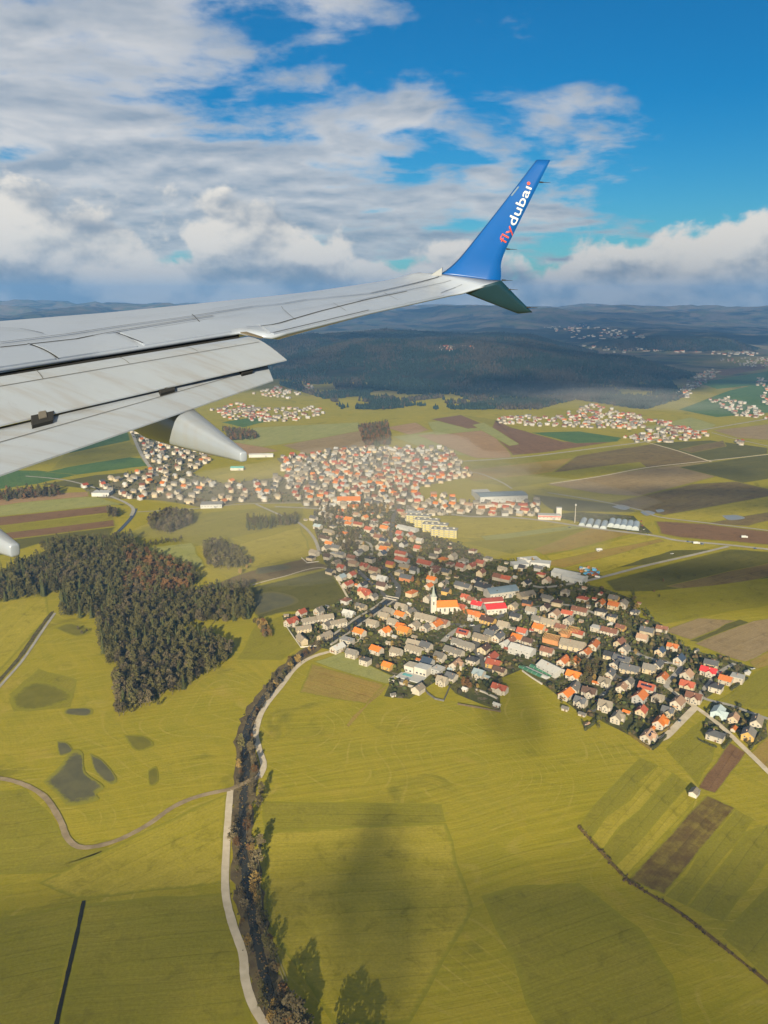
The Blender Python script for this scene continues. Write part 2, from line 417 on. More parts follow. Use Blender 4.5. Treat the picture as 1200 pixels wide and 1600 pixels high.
FIELDS = [
 # near
 ('grass_pale', [(490, 1034), (535, 1019), (628, 1063), (604, 1069)]),
 ('ochre_stubble', [(487, 1036), (603, 1069), (574, 1100), (520, 1092), (468, 1082)]),
 ('ochre_stubble', [(545, 1136), (541, 1133), (592, 1078), (607, 1070)]),
 ('grass_dull', [(408, 1252), (690, 1256), (697, 1284), (412, 1300)]),
 ('grass_bright', [(412, 1300), (697, 1286), (740, 1420), (640, 1600), (520, 1600), (415, 1440)]),
 ('grass_dull', [(752, 1400), (800, 1385), (905, 1380), (1000, 1450), (1052, 1525), (1075, 1640), (860, 1640)]),
 ('grass_dull', [(905, 1290), (1000, 1184), (1028, 1196), (924, 1308)]),
 ('grass_bright', [(924, 1308), (1028, 1196), (1052, 1208), (942, 1328)]),
 ('grass_dull', [(942, 1328), (1052, 1208), (1076, 1226), (962, 1352)]),
 ('grass_bright', [(962, 1352), (1074, 1228), (1092, 1244), (978, 1368)]),
 ('marsh_brown', [(980, 1375), (1104, 1242), (1150, 1263), (1038, 1398)]),
 ('grass_dull', [(1040, 1400), (1150, 1265), (1178, 1280), (1072, 1415)]),
 ('grass_dull', [(1076, 1417), (1150, 1322), (1164, 1300), (1200, 1288), (1215, 1330), (1130, 1440)]),
 ('grass_dull', [(1128, 1462), (1230, 1345), (1230, 1560), (1180, 1510)]),
 ('red_soil', [(1090, 1231), (1140, 1160), (1166, 1176), (1118, 1240)]),
 ('grass_dull', [(1040, 1170), (1096, 1126), (1128, 1150), (1090, 1228)]),
 ('ochre_stubble', [(1170, 1178), (1200, 1150), (1230, 1170), (1230, 1215), (1200, 1205)]),
 # left near
 ('grass_dull', [(-30, 1240), (40, 1232), (90, 1290), (115, 1325), (180, 1325), (120, 1360), (-30, 1370)]),
 ('grass_dull', [(-30, 1440), (125, 1412), (80, 1640), (-30, 1640)]),
 ('grass_bright', [(182, 1320), (355, 1240), (352, 1380), (120, 1405), (60, 1380)]),
 ('grass_dull', [(130, 1412), (350, 1395), (378, 1480), (395, 1600), (90, 1640)]),
 ('grass_dull', [(14, 1085), (60, 1045), (120, 1062), (110, 1105), (40, 1112)]),
 ('grass_dull', [(14, 1092), (50, 1070), (90, 1085), (70, 1108), (22, 1112)]),
 ('grass_bright', [(-30, 1080), (78, 962), (70, 930), (-30, 945)]),
 ('grass_dull', [(402, 975), (440, 962), (470, 1010), (440, 1032), (370, 1030)]),
 # middle left: meadow and wet field beside the village
 ('olive_crop', [(390, 918), (516, 888), (548, 938), (500, 952), (440, 958), (402, 968)]),
 ('dark_soil', [(398, 890), (480, 872), (518, 886), (392, 912), (300, 930), (262, 936)]),
 ('grass_bright', [(372, 850), (470, 822), (490, 868), (400, 886), (380, 886)]),
 ('grass_dull', [(205, 830), (330, 800), (470, 790), (480, 815), (375, 838), (270, 862), (200, 862)]),
 ('grass_pale', [(185, 862), (300, 848), (320, 885), (300, 888), (240, 868)]),
 ('red_soil', [(-40, 812), (168, 790), (172, 801), (-40, 826)]),
 ('grass_pale', [(-40, 796), (30, 778), (150, 776), (200, 790), (168, 789), (-40, 811)]),
 ('grass_dull', [(-40, 827), (172, 802), (178, 812), (-40, 838)]),
 ('red_soil', [(-40, 838), (178, 812), (182, 822), (-40, 850)]),
 ('olive_crop', [(-40, 850), (182, 823), (168, 842), (60, 850), (-40, 880)]),
 ('pink_soil', [(-40, 786), (20, 775), (140, 768), (140, 776), (30, 786), (-40, 797)]),
 ('winter_wheat', [(-40, 770), (-40, 735), (60, 735), (120, 742), (60, 756)]),
 ('olive_crop', [(60, 757), (150, 742), (205, 738), (150, 765)]),
 ('winter_wheat', [(70, 738), (180, 712), (222, 716), (232, 728), (120, 742)]),
 ('grass_dull', [(100, 712), (204, 690), (220, 712), (80, 734)]),
 ('winter_wheat', [(90, 706), (200, 672), (204, 688), (110, 708)]),
 # behind the first villages
 ('grass_pale', [(330, 690), (400, 668), (560, 660), (570, 680), (470, 690), (360, 705)]),
 ('pink_soil', [(300, 700), (360, 690), (420, 700), (440, 705), (380, 712), (310, 712)]),
 ('tan_soil', [(470, 690), (568, 672), (595, 700), (520, 704), (480, 710), (440, 696)]),
 ('grass_bright', [(330, 745), (400, 730), (440, 722), (446, 742), (350, 752)]),
 ('winter_wheat', [(345, 660), (395, 652), (420, 658), (380, 668)]),
 ('pink_soil', [(600, 668), (650, 660), (672, 672), (640, 680)]),
 ('grass_pale', [(612, 682), (700, 672), (740, 715), (660, 700)]),
 ('pink_soil', [(650, 680), (760, 672), (800, 700), (800, 716), (742, 716), (700, 700)]),
 ('grass_pale', [(668, 660), (700, 656), (760, 672), (680, 680)]),
 ('red_soil', [(672, 655), (720, 648), (770, 668), (730, 670)]),
 ('grass_dull', [(722, 648), (772, 656), (820, 682), (775, 668)]),
 ('red_soil', [(772, 655), (800, 668), (880, 690), (962, 690), (860, 706), (800, 712), (766, 674)]),
 ('grass_pale', [(738, 664), (756, 660), (812, 694), (796, 697)]),
 ('winter_wheat', [(830, 676), (905, 674), (972, 684), (965, 690), (900, 693)]),
 # right of the village: long strips running to the plain
 ('grass_dull', [(706, 722), (890, 707), (1000, 694), (1010, 700), (900, 716), (730, 735)]),
 ('ochre_stubble', [(700, 738), (890, 716), (1020, 700), (1030, 706), (820, 745), (740, 752)]),
 ('dark_soil', [(900, 712), (1040, 690), (1110, 722), (1000, 735), (860, 740)]),
 ('grass_dull', [(740, 752), (830, 742), (1000, 722), (1010, 730), (870, 752), (800, 762)]),
 ('olive_crop', [(1018, 692), (1110, 688), (1200, 700), (1200, 709), (1112, 721)]),
 ('dark_soil', [(1060, 702), (1130, 688), (1135, 698), (1080, 708)]),
 ('tan_soil', [(1112, 672), (1230, 660), (1230, 690), (1150, 684)]),
 ('grass_pale', [(1000, 668), (1080, 652), (1120, 664), (1108, 672), (1030, 678)]),
 ('tan_soil', [(850, 757), (1010, 732), (1200, 712), (1230, 716), (1000, 776), (940, 772)]),
 ('olive_crop', [(1060, 730), (1230, 705), (1230, 745), (1160, 755)]),
 ('dark_soil', [(950, 786), (1080, 756), (1150, 752), (1230, 770), (1230, 776), (1040, 806), (1000, 797)]),
 ('grass_bright', [(1030, 806), (1230, 770), (1230, 800), (1120, 816), (1040, 812)]),
 ('dark_soil', [(1100, 818), (1230, 795), (1230, 806), (1170, 822)]),
 ('red_soil', [(1022, 814), (1100, 818), (1200, 830), (1230, 834), (1230, 854), (1060, 840), (1030, 834)]),
 ('olive_crop', [(830, 772), (960, 788), (1000, 800), (900, 800), (860, 796)]),
 ('grass_bright', [(660, 812), (850, 806), (930, 820), (760, 842), (715, 842)]),
 ('grass_pale', [(750, 838), (920, 818), (935, 822), (760, 846)]),
 ('ochre_stubble', [(830, 858), (925, 824), (1000, 832), (900, 858), (850, 868)]),
 ('grass_dull', [(720, 848), (830, 838), (920, 824), (830, 858), (800, 866)]),
 ('grass_bright', [(850, 868), (900, 858), (1010, 833), (1130, 853), (1030, 872), (930, 898), (880, 890)]),
 ('ochre_stubble', [(840, 880), (1030, 842), (1040, 846), (880, 888)]),
 ('olive_crop', [(960, 888), (1050, 860), (1120, 858), (1010, 882)]),
 ('olive_crop', [(945, 908), (1140, 858), (1230, 864), (1230, 905), (1020, 925), (960, 925)]),
 ('dark_soil', [(1040, 916), (1230, 872), (1230, 895), (1100, 925)]),
 ('grass_dull', [(985, 930), (1230, 900), (1230, 940), (1040, 975), (1000, 965)]),
 ('tan_soil', [(1034, 986), (1090, 966), (1152, 970), (1080, 1000)]),
 ('olive_crop', [(1076, 1002), (1156, 968), (1175, 974), (1110, 1006)]),
 ('tan_soil', [(1085, 1006), (1178, 970), (1230, 962), (1230, 1005), (1165, 1035), (1140, 1028)]),
 ('ochre_stubble', [(1170, 1034), (1230, 1000), (1230, 1030), (1180, 1046)]),
 ('grass_dull', [(1120, 1096), (1190, 1046), (1230, 1036), (1230, 1110), (1180, 1108)]),
 ('winter_wheat', [(1060, 640), (1140, 610), (1200, 596), (1260, 600), (1260, 640), (1120, 652)]),
 ('winter_wheat', [(1090, 598), (1200, 580), (1260, 580), (1260, 594), (1120, 608)]),
 ('red_soil', [(1110, 580), (1190, 568), (1200, 576), (1130, 588)]),
]
VILLAGE = [
 [(440, 962), (462, 1004), (500, 1012), (545, 1020), (612, 1060), (600, 1088), (640, 1092), (690, 1060), (712, 1084), (780, 1110), (782, 1060), (815, 1046), (860, 1078), (905, 1114), (935, 1124), (985, 1150), (1017, 1172), (1047, 1146), (1085, 1108), (1130, 1068), (1182, 1044), (1140, 1030), (1080, 1016), (1040, 985), (1000, 940), (940, 918), (880, 905), (840, 880), (760, 872), (720, 850), (690, 842), (640, 806), (560, 792), (490, 800), (492, 830), (508, 880), (546, 936), (500, 952)],
 [(432, 716), (550, 701), (700, 701), (735, 745), (650, 762), (660, 786), (840, 784), (845, 806), (650, 806), (600, 798), (480, 795), (460, 775), (445, 740)],
 [(205, 676), (240, 668), (290, 690), (330, 720), (300, 740), (350, 756), (440, 745), (480, 770), (470, 785), (370, 786), (330, 795), (250, 782), (150, 778), (128, 762), (200, 742), (235, 730)],
 [(1100, 1128), (1112, 1098), (1150, 1102), (1196, 1120), (1200, 1152), (1172, 1168), (1150, 1140), (1128, 1160), (1098, 1150)],
 [(848, 806), (905, 800), (990, 806), (1022, 836), (940, 826), (850, 812)],
 [(868, 905), (905, 885), (942, 900), (905, 910)],
]
def village_ground_mat():
    m, nt, b = new_mat('village_ground')
    co = coords('Object')
    n1 = nnoise(co, 0.05, 4, 0.6, 0.4); n2 = nnoise(co, 0.11, 4, 0.65, 0.3); n3 = nnoise(co, 0.7, 3, 0.7)
    c = nmix(n1.smooth(0.40, 0.60), (0.100, 0.096, 0.024), (0.060, 0.064, 0.020))
    c = nmix(n2.smooth(0.54, 0.62), c, (0.150, 0.122, 0.085))
    c = nmix((1.0 - n2).smooth(0.55, 0.64), c, (0.052, 0.044, 0.026))
    k = n3 * 0.6 + 0.7
    nt.links.new(nmix(1.0, c, nvec(k, k, k), 'MULTIPLY'), b.inputs['Base Color'])
    b.inputs['Roughness'].default_value = 0.95; b.inputs['Specular IOR Level'].default_value = 0.1
    return m
_lay = [0]
def sheet(name, pts, mat, rot=0.0, fea=0.0):
    """a flat sheet on the ground from world points"""
    z = 0.02 + 0.003 * _lay[0]; _lay[0] += 1
    c = sum((Vector((p.x, p.y, 0)) for p in pts), Vector()) / len(pts)
    cs, sn = math.cos(-rot), math.sin(-rot)
    vs_ = [((p.x - c.x) * cs - (p.y - c.y) * sn, (p.x - c.x) * sn + (p.y - c.y) * cs, 0) for p in pts]
    bm = bmesh.new()
    bv = [bm.verts.new(v) for v in vs_]
    f = bm.faces.new(bv)
    bm.normal_update()
    if f.normal.z < 0: bmesh.ops.reverse_faces(bm, faces=[f])
    nb = len(bm.verts)
    if fea:
        fea = min(fea, 0.16 * 2 * f.calc_area() / f.calc_perimeter())
        bmesh.ops.inset_region(bm, faces=bm.faces[:], thickness=fea, use_even_offset=True, use_boundary=True)
    bm.verts.index_update()
    outer = set(id(v) for v in bv)
    ed = [0.0 if id(v) in outer and fea else 1.0 for v in bm.verts]
    bmesh.ops.triangulate(bm, faces=bm.faces[:])
    me = bpy.data.meshes.new(name); bm.to_mesh(me); bm.free()
    at = me.attributes.new('edge', 'FLOAT', 'POINT'); at.data.foreach_set('value', ed)
    me.materials.append(mat)
    o = link(name, me); o.location = (c.x, c.y, z); o.rotation_euler.z = rot
    return o
def soften(poly, n=3, amp=0.0):
    """more points along each side with a slight wander so borders are not ruled"""
    out = []
    for i in range(len(poly)):
        a, b = poly[i], poly[(i + 1) % len(poly)]
        L = (b - a).length
        for k in range(n):
            p = a.lerp(b, k / n)
            if k: p = p + Vector((random.uniform(-1, 1), random.uniform(-1, 1), 0)) * min(amp, L * 0.02)
            out.append(p)
    return out
VG = village_ground_mat()
VG2 = mat_mottled('pale_village_ground', (.17, .145, .085), (.125, .115, .05), 0.03, rand=0)
for q, poly in enumerate(VILLAGE):
    tag(sheet('village_ground', soften([G(*p) for p in poly], 3, 3.0), VG2 if q in (1, 2) else VG), kind='structure')
for mname, poly in FIELDS:
    P = [G(*p) for p in poly]
    d = P[1] - P[0]
    tag(sheet('field', soften(P, 4, 2.0), MATS[mname], math.atan2(d.y, d.x), (2.5 if poly[0][1] > 900 else 9.0) if 'soil' in mname else 6.0), kind='structure')

# ------------------------------------------------------------------ roads, tracks, water
def catmull(pts, n=6):
    out = []
    for i in range(len(pts) - 1):
        p0 = pts[max(i - 1, 0)]; p1 = pts[i]; p2 = pts[i + 1]; p3 = pts[min(i + 2, len(pts) - 1)]
        for k in range(n):
            t = k / n
            out.append(0.5 * ((2 * p1) + (p2 - p0) * t + (2 * p0 - 5 * p1 + 4 * p2 - p3) * t * t + (3 * p1 - p0 - 3 * p2 + p3) * t ** 3))
    out.append(pts[-1])
    return out
ROADS = []
def strip(name, px, width, mat, z, smooth=6, wander=0.0, thick=0.0, parent=None):
    P = catmull([G(*p) for p in px], smooth)
    if name in ('street', 'lane', 'gravel_road', 'main_road', 'side_road', 'country_road', 'farm_road', 'river'):
        ROADS.append((np.array([(p.x, p.y) for p in P]), width))
    V, F = [], []
    for i, p in enumerate(P):
        t = (P[min(i + 1, len(P) - 1)] - P[max(i - 1, 0)]).normalized()
        nrm = Vector((-t.y, t.x, 0))
        w = width * 0.5 * (1 + random.uniform(-wander, wander))
        V += [(*(p + nrm * w).xy, z), (*(p - nrm * w).xy, z)]
        if i: F.append((2 * i - 2, 2 * i - 1, 2 * i + 1, 2 * i))
    me = mesh_from(name, V, F, [mat])
    return tag(link(name, me, parent), kind=None if parent else 'structure')
ASPH = mat_mottled('asphalt', (.085, .083, .080), (.120, .115, .108), 0.08, rand=0.0)
PALE = mat_mottled('pale_asphalt', (.26, .245, .22), (.33, .31, .28), 0.08, rand=0.0)
GRAV = mat_mottled('gravel', (.52, .455, .36), (.42, .36, .27), 0.15, rand=0.0)
MUD = mat_mottled('muddy_track', (.30, .235, .15), (.19, .145, .085), 0.1, rand=0.0)
BANK = mat_mottled('river_bank', (.075, .055, .030), (.13, .10, .045), 0.12, rand=0.0)
GR2 = mat_mottled('ditch_grass', (.055, .050, .016), (.10, .085, .025), 0.2, rand=0.0)
RUT = mat_mottled('wheel_rut', (.30, .25, .10), (.22, .19, .07), 0.3, rand=0.0)
def water_mat():
    m, nt, b = new_mat('still_water')
    b.inputs['Base Color'].default_value = (0.030, 0.030, 0.024, 1); b.inputs['Roughness'].default_value = 0.25
    b.inputs['Specular IOR Level'].default_value = 0.22
    bump(b, nnoise(coords(), 0.8, 3), 0.05, 0.1)
    MATS['water'] = m
    return m
WATER = water_mat()
PUDDLE = bpy.data.materials.new('puddle_water'); PUDDLE.use_nodes = True
_b = PUDDLE.node_tree.nodes['Principled BSDF']; _b.inputs['Base Color'].default_value = (.20, .21, .22, 1); _b.inputs['Roughness'].default_value = .4; _b.inputs['Specular IOR Level'].default_value = .4
RIVER = [(470, 1660), (436, 1600), (420, 1550), (404, 1480), (392, 1420), (384, 1360), (378, 1300), (380, 1250), (386, 1205), (384, 1150), (398, 1112), (428, 1070), (462, 1032), (510, 1000)]
strip('river_bank', RIVER, 15, BANK, 0.30, wander=0.25)
strip('river', RIVER, 5.0, WATER, 0.34, wander=0.25)
strip('field_track', [(425, 1625), (412, 1600), (394, 1568), (383, 1530), (379, 1490), (362, 1440), (352, 1390), (354, 1320), (357, 1270), (360, 1234)], 4.4, GRAV, 0.40, wander=0.06)
strip('field_track', [(360, 1234), (382, 1224), (406, 1214)], 4.2, MUD, 0.415, wander=0.06)
strip('field_track', [(404, 1216), (412, 1196), (403, 1165), (400, 1142), (412, 1108), (440, 1072), (462, 1044), (488, 1027), (530, 1014), (566, 998)], 4.6, GRAV, 0.40, wander=0.05)
strip('field_track', [(-40, 1216), (0, 1217), (36, 1226), (70, 1246), (94, 1282), (106, 1311), (130, 1325), (180, 1315), (230, 1290), (270, 1262), (310, 1245), (360, 1234)], 3.9, MUD, 0.405, wander=0.10)
strip('wheel_rut', [(449, 1534), (436, 1500), (424, 1470), (412, 1440), (407, 1400), (405, 1350)], 0.7, RUT, 0.33)
strip('wheel_rut', [(444, 1534), (431, 1500), (419, 1470), (408, 1440), (403, 1400), (401, 1350)], 0.7, RUT, 0.33)
strip('drainage_ditch', [(131, 1408), (118, 1470), (104, 1530), (88, 1602), (78, 1660)], 2.0, mat_mottled('wet_mud', (.012, .011, .007), (.02, .018, .010), 0.5, rand=0), 0.33, wander=0.2)
strip('drainage_ditch', [(82, 956), (60, 985), (30, 1028), (0, 1062), (-30, 1095)], 4.0, GR2, 0.33, wander=0.2)
strip('field_track', [(86, 958), (65, 988), (36, 1031), (4, 1068), (-30, 1106)], 2.6, PALE, 0.335, wander=0.1)
strip('drainage_ditch', [(904, 1292), (940, 1332), (975, 1370), (992, 1384), (1060, 1425), (1130, 1480), (1230, 1560)], 2.2, mat_mottled('reed_ditch', (.10, .062, .018), (.17, .12, .03), 0.2, rand=0), 0.33, wander=0.3)
strip('gravel_road', [(1240, 1245), (1200, 1206), (1165, 1172), (1135, 1143), (1110, 1122), (1086, 1105), (1064, 1090), (1045, 1076)], 4.4, GRAV, 0.42)
strip('gravel_road', [(1086, 1106), (1064, 1128), (1042, 1150), (1030, 1156)], 6.0, GRAV, 0.425)
strip('lane', [(1240, 1136), (1183, 1118), (1143, 1103), (1096, 1089), (1110, 1066), (1125, 1050), (1148, 1037)], 4.0, PALE, 0.41)
strip('lane', [(1045, 1076), (1042, 1068), (1063, 1043), (1035, 1034), (1005, 1026), (970, 1010)], 5.0, PALE, 0.41)
strip('main_road', [(640, 790), (720, 806), (790, 808), (850, 814), (930, 826), (1020, 837), (1060, 845), (1130, 851), (1240, 863)], 7.5, PALE, 0.41)
strip('side_road', [(1138, 854), (1080, 868), (1010, 884), (945, 901), (905, 910), (850, 918), (820, 912)], 5.5, PALE, 0.405)
strip('farm_road', [(860, 756), (940, 744), (1010, 731), (1100, 721), (1240, 706)], 4.5, GRAV, 0.41)
strip('farm_road', [(856, 770), (930, 782), (1000, 797), (1030, 808), (1110, 818), (1240, 834)], 5.0, PALE, 0.408)
strip('country_road', [(700, 722), (800, 716), (880, 707), (950, 698), (1010, 690), (1060, 680), (1120, 668), (1240, 648)], 8.0, PALE, 0.41)
strip('farm_road', [(1010, 691), (1060, 705), (1112, 722)], 4.5, GRAV, 0.412)
strip('farm_road', [(1112, 676), (1150, 686), (1240, 706)], 5.0, PALE, 0.412)
strip('farm_road', [(700, 742), (740, 738), (780, 752), (800, 764)], 4.0, PALE, 0.41)
strip('country_road', [(200, 660), (207, 678), (218, 704), (230, 724), (246, 744)], 7.5, PALE, 0.41)
strip('farm_road', [(40, 744), (100, 750), (150, 763), (162, 772)], 5.0, PALE, 0.41)
strip('country_road', [(150, 762), (165, 772), (195, 785), (208, 795), (205, 806)], 5.5, PALE, 0.41)
strip('stream', [(212, 795), (206, 808), (190, 826), (176, 840), (168, 856)], 6.0, WATER, 0.40)
strip('farm_road', [(215, 800), (290, 796), (380, 788), (470, 786)], 4.0, PALE, 0.41)
strip('country_road', [(430, 792), (480, 794), (520, 797), (600, 800), (640, 790)], 6.0, PALE, 0.41)
strip('farm_road', [(400, 788), (440, 806), (468, 818), (490, 840), (500, 866)], 4.5, PALE, 0.411)
strip('street', [(505, 866), (537, 873), (560, 893), (593, 923), (608, 937)], 5.5, ASPH, 0.41)
strip('street', [(640, 770), (618, 800), (613, 820), (611, 840), (632, 862), (645, 872)], 6.0, ASPH, 0.412)
strip('street', [(600, 884), (613, 905), (623, 920), (617, 940), (606, 948)], 6.0, ASPH, 0.412)
strip('street', [(608, 937), (650, 955), (680, 972), (727, 977), (750, 978), (790, 960), (830, 950)], 6.0, ASPH, 0.409)
strip('street', [(727, 977), (706, 990), (692, 1003)], 6.0, PALE, 0.413)
strip('street', [(745, 980), (744, 1012), (755, 1035), (764, 1050)], 7.0, ASPH, 0.411)
strip('street', [(830, 950), (880, 945), (920, 955), (960, 975)], 4.5, PALE, 0.411)
strip('street', [(790, 1010), (830, 1010), (880, 1015), (925, 1030), (960, 1055), (940, 1090), (925, 1112)], 4.5, ASPH, 0.411)
strip('street', [(960, 1055), (1000, 1075), (1040, 1092), (1060, 1106)], 4.0, ASPH, 0.413)
strip('street', [(535, 820), (550, 840), (578, 850), (580, 868)], 4.0, PALE, 0.411)
strip('farm_road', [(545, 936), (508, 888), (440, 902), (395, 914)], 2.5, GRAV, 0.36)

def pool(px, mat=None, name='puddle'):
    """standing water; a wet hollow fades out towards its rim"""
    pts = catmull([G(*p) for p in px + [px[0]]], 5)[:-1]
    z = 0.36 + 0.002 * (_lay[0] % 7)
    if not mat:
        o = sheet(name, pts, PUDDLE); o.location.z = z
        return tag(o, kind='structure')
    _lay[0] += 1
    c = sum(pts, Vector()) / len(pts); n = len(pts); V, E = [], []
    for k, e in ((1.10, 0.0), (.90, .45), (.55, .95)):
        V += [tuple((p - c) * k) for p in pts]; E += [e] * n
    V.append((0, 0, 0)); E.append(1.0); F = []
    for r in range(2):
        for i in range(n): F.append((r * n + i, r * n + (i + 1) % n, (r + 1) * n + (i + 1) % n, (r + 1) * n + i))
    for i in range(n): F.append((2 * n + i, 2 * n + (i + 1) % n, 3 * n))
    me = mesh_from(name, V, F, [mat]); at = me.attributes.new('edge', 'FLOAT', 'POINT'); at.data.foreach_set('value', E)
    o = link(name, me); o.location = (c.x, c.y, z)
    return tag(o, kind='structure')
SILT = mat_mottled('wet_silt', (.080, .077, .044), (.115, .106, .050), 0.06, rough=0.7, rand=0, spec=0.12)
NX.nt = SILT.node_tree; _b = SILT.node_tree.nodes['Principled BSDF']; NX.nt.links.new(feather(_b.inputs['Base Color'].links[0].from_socket), _b.inputs['Base Color'])
DAMP = mat_mottled('damp_grass', (.120, .112, .016), (.150, .135, .020), 0.08, rough=.9, rand=0, spec=.05)
NX.nt = DAMP.node_tree; _b = DAMP.node_tree.nodes['Principled BSDF']; NX.nt.links.new(feather(_b.inputs['Base Color'].links[0].from_socket), _b.inputs['Base Color'])
pool([(72, 1222), (95, 1200), (112, 1178), (128, 1180), (132, 1208), (158, 1228), (148, 1240), (150, 1248), (110, 1256), (92, 1240)], SILT, 'flooded_hollow')
pool([(142, 1180), (160, 1190), (180, 1215), (172, 1224), (150, 1206)], SILT, 'flooded_hollow')
pool([(90, 1160), (104, 1162), (112, 1174), (94, 1180)], SILT, 'flooded_hollow')
pool([(106, 1108), (140, 1108), (138, 1118), (104, 1116)], SILT, 'flooded_hollow')
SILT2 = SILT.copy(); NX.nt = SILT2.node_tree
for n_ in SILT2.node_tree.nodes:
    if n_.type == 'MIX' and abs(n_.inputs[6].default_value[0] - .205) < .01: n_.inputs[6].default_value = (.118, .105, .028, 1)
pool([(402, 930), (425, 926), (455, 932), (462, 942), (430, 952), (402, 958)], SILT2, 'flooded_hollow')
pool([(404, 888), (440, 883), (452, 888), (420, 895), (402, 896)], SILT2, 'flooded_hollow')
for blob in ([(20, 1090), (50, 1068), (85, 1072), (110, 1090), (70, 1106), (30, 1108)], [(196, 1150), (225, 1152), (238, 1165), (212, 1172)], [(232, 1205), (244, 1200), (246, 1222), (234, 1226)], [(88, 982), (108, 975), (140, 984), (120, 994)]):
    pool(blob, DAMP, 'damp_patch')
pool([(1128, 806), (1150, 805), (1164, 810), (1140, 813)])
pool([(956, 792), (970, 789), (985, 793), (975, 797)])
pool([(1000, 800), (1012, 798), (1024, 802), (1010, 806)])
pool([(1024, 797), (1034, 796), (1038, 799), (1028, 801)])
# ================================================================== THE VILLAGES
ROOFS = {  # code: (words, colour, second colour)
 'o': ('orange tiled', (.42, .135, .036), (.34, .10, .03)), 'O': ('bright orange', (.52, .155, .024), (.43, .125, .024)),
 'r': ('brick-red', (.34, .085, .045), (.27, .07, .04)), 'R': ('bright red', (.50, .030, .035), (.42, .03, .03)),
 'n': ('brown', (.19, .085, .052), (.14, .065, .045)), 'd': ('dark brown', (.085, .050, .038), (.065, .04, .03)),
 'g': ('grey', (.160, .148, .132), (.125, .117, .108)), 's': ('slate-grey', (.095, .097, .105), (.075, .078, .085)),
 'k': ('black', (.035, .036, .042), (.045, .046, .05)), 'v': ('navy-blue', (.035, .058, .105), (.045, .065, .10)),
 'b': ('beige-grey', (.25, .215, .168), (.20, .172, .138)), 't': ('pinkish-tan', (.34, .215, .145), (.29, .185, .125)),
 'w': ('pale white-grey', (.40, .395, .385), (.34, .34, .335)), 'l': ('pale blue-grey', (.28, .34, .38), (.23, .29, .33)),
}
WALLS = {'w': ('white', (.40, .362, .305)), 'c': ('cream', (.41, .34, .235)), 'y': ('yellow', (.44, .28, .09)), 'p': ('pale pink', (.41, .30, .235)),
         'e': ('orange', (.40, .17, .08)), 'h': ('pale grey', (.35, .345, .335))}
def roof_mat(k):
    nm = 'roof_' + ROOFS[k][0].replace(' ', '_')
    if nm in MATS: return MATS[nm]
    m, nt, b = new_mat(nm)
    co = coords(); X, Y, Z = sep(co)
    n = nnoise(co, 0.9, 5, 0.65).smooth(0.3, 0.7)
    c = nmix(n, ROOFS[k][1], ROOFS[k][2])
    row = NX.m('ABSOLUTE', NX.m('SINE', Z * 9.0)) * 0.25 + 0.80
    kk = (orand() * 0.45 + 0.78) * row
    c = nmix(1.0, c, nvec(kk, kk, kk), 'MULTIPLY')
    grime = nnoise(co, 0.25, 4, 0.6).smooth(0.50, 0.75)
    c = nmix(grime * 0.35, c, scale_col(ROOFS[k][2], 0.55))
    nt.links.new(c, b.inputs['Base Color'])
    b.inputs['Roughness'].default_value = 0.75; b.inputs['Specular IOR Level'].default_value = 0.3
    bump(b, row, 0.4, 0.08)
    MATS[nm] = m
    return m
def wall_mat(k):
    c = WALLS[k][1]
    return mat_mottled('render_' + WALLS[k][0].replace(' ', '_'), c, scale_col(c, 0.80), 0.35, rand=0.12, rough=0.9)
CHIM = mat_mottled('chimney_brick', (.30, .16, .11), (.42, .36, .30), 0.8)
DOORM = mat_mottled('door_wood', (.10, .055, .03), (.16, .09, .05), 2.0)
FRAME = mat_plain('window_frame', (.42, .41, .39), 0.5)
def glass_mat():
    m, nt, b = new_mat('window_glass')
    b.inputs['Base Color'].default_value = (.025, .03, .038, 1); b.inputs['Roughness'].default_value = 0.08
    b.inputs['Specular IOR Level'].default_value = 0.6
    return m
GLASS = glass_mat()

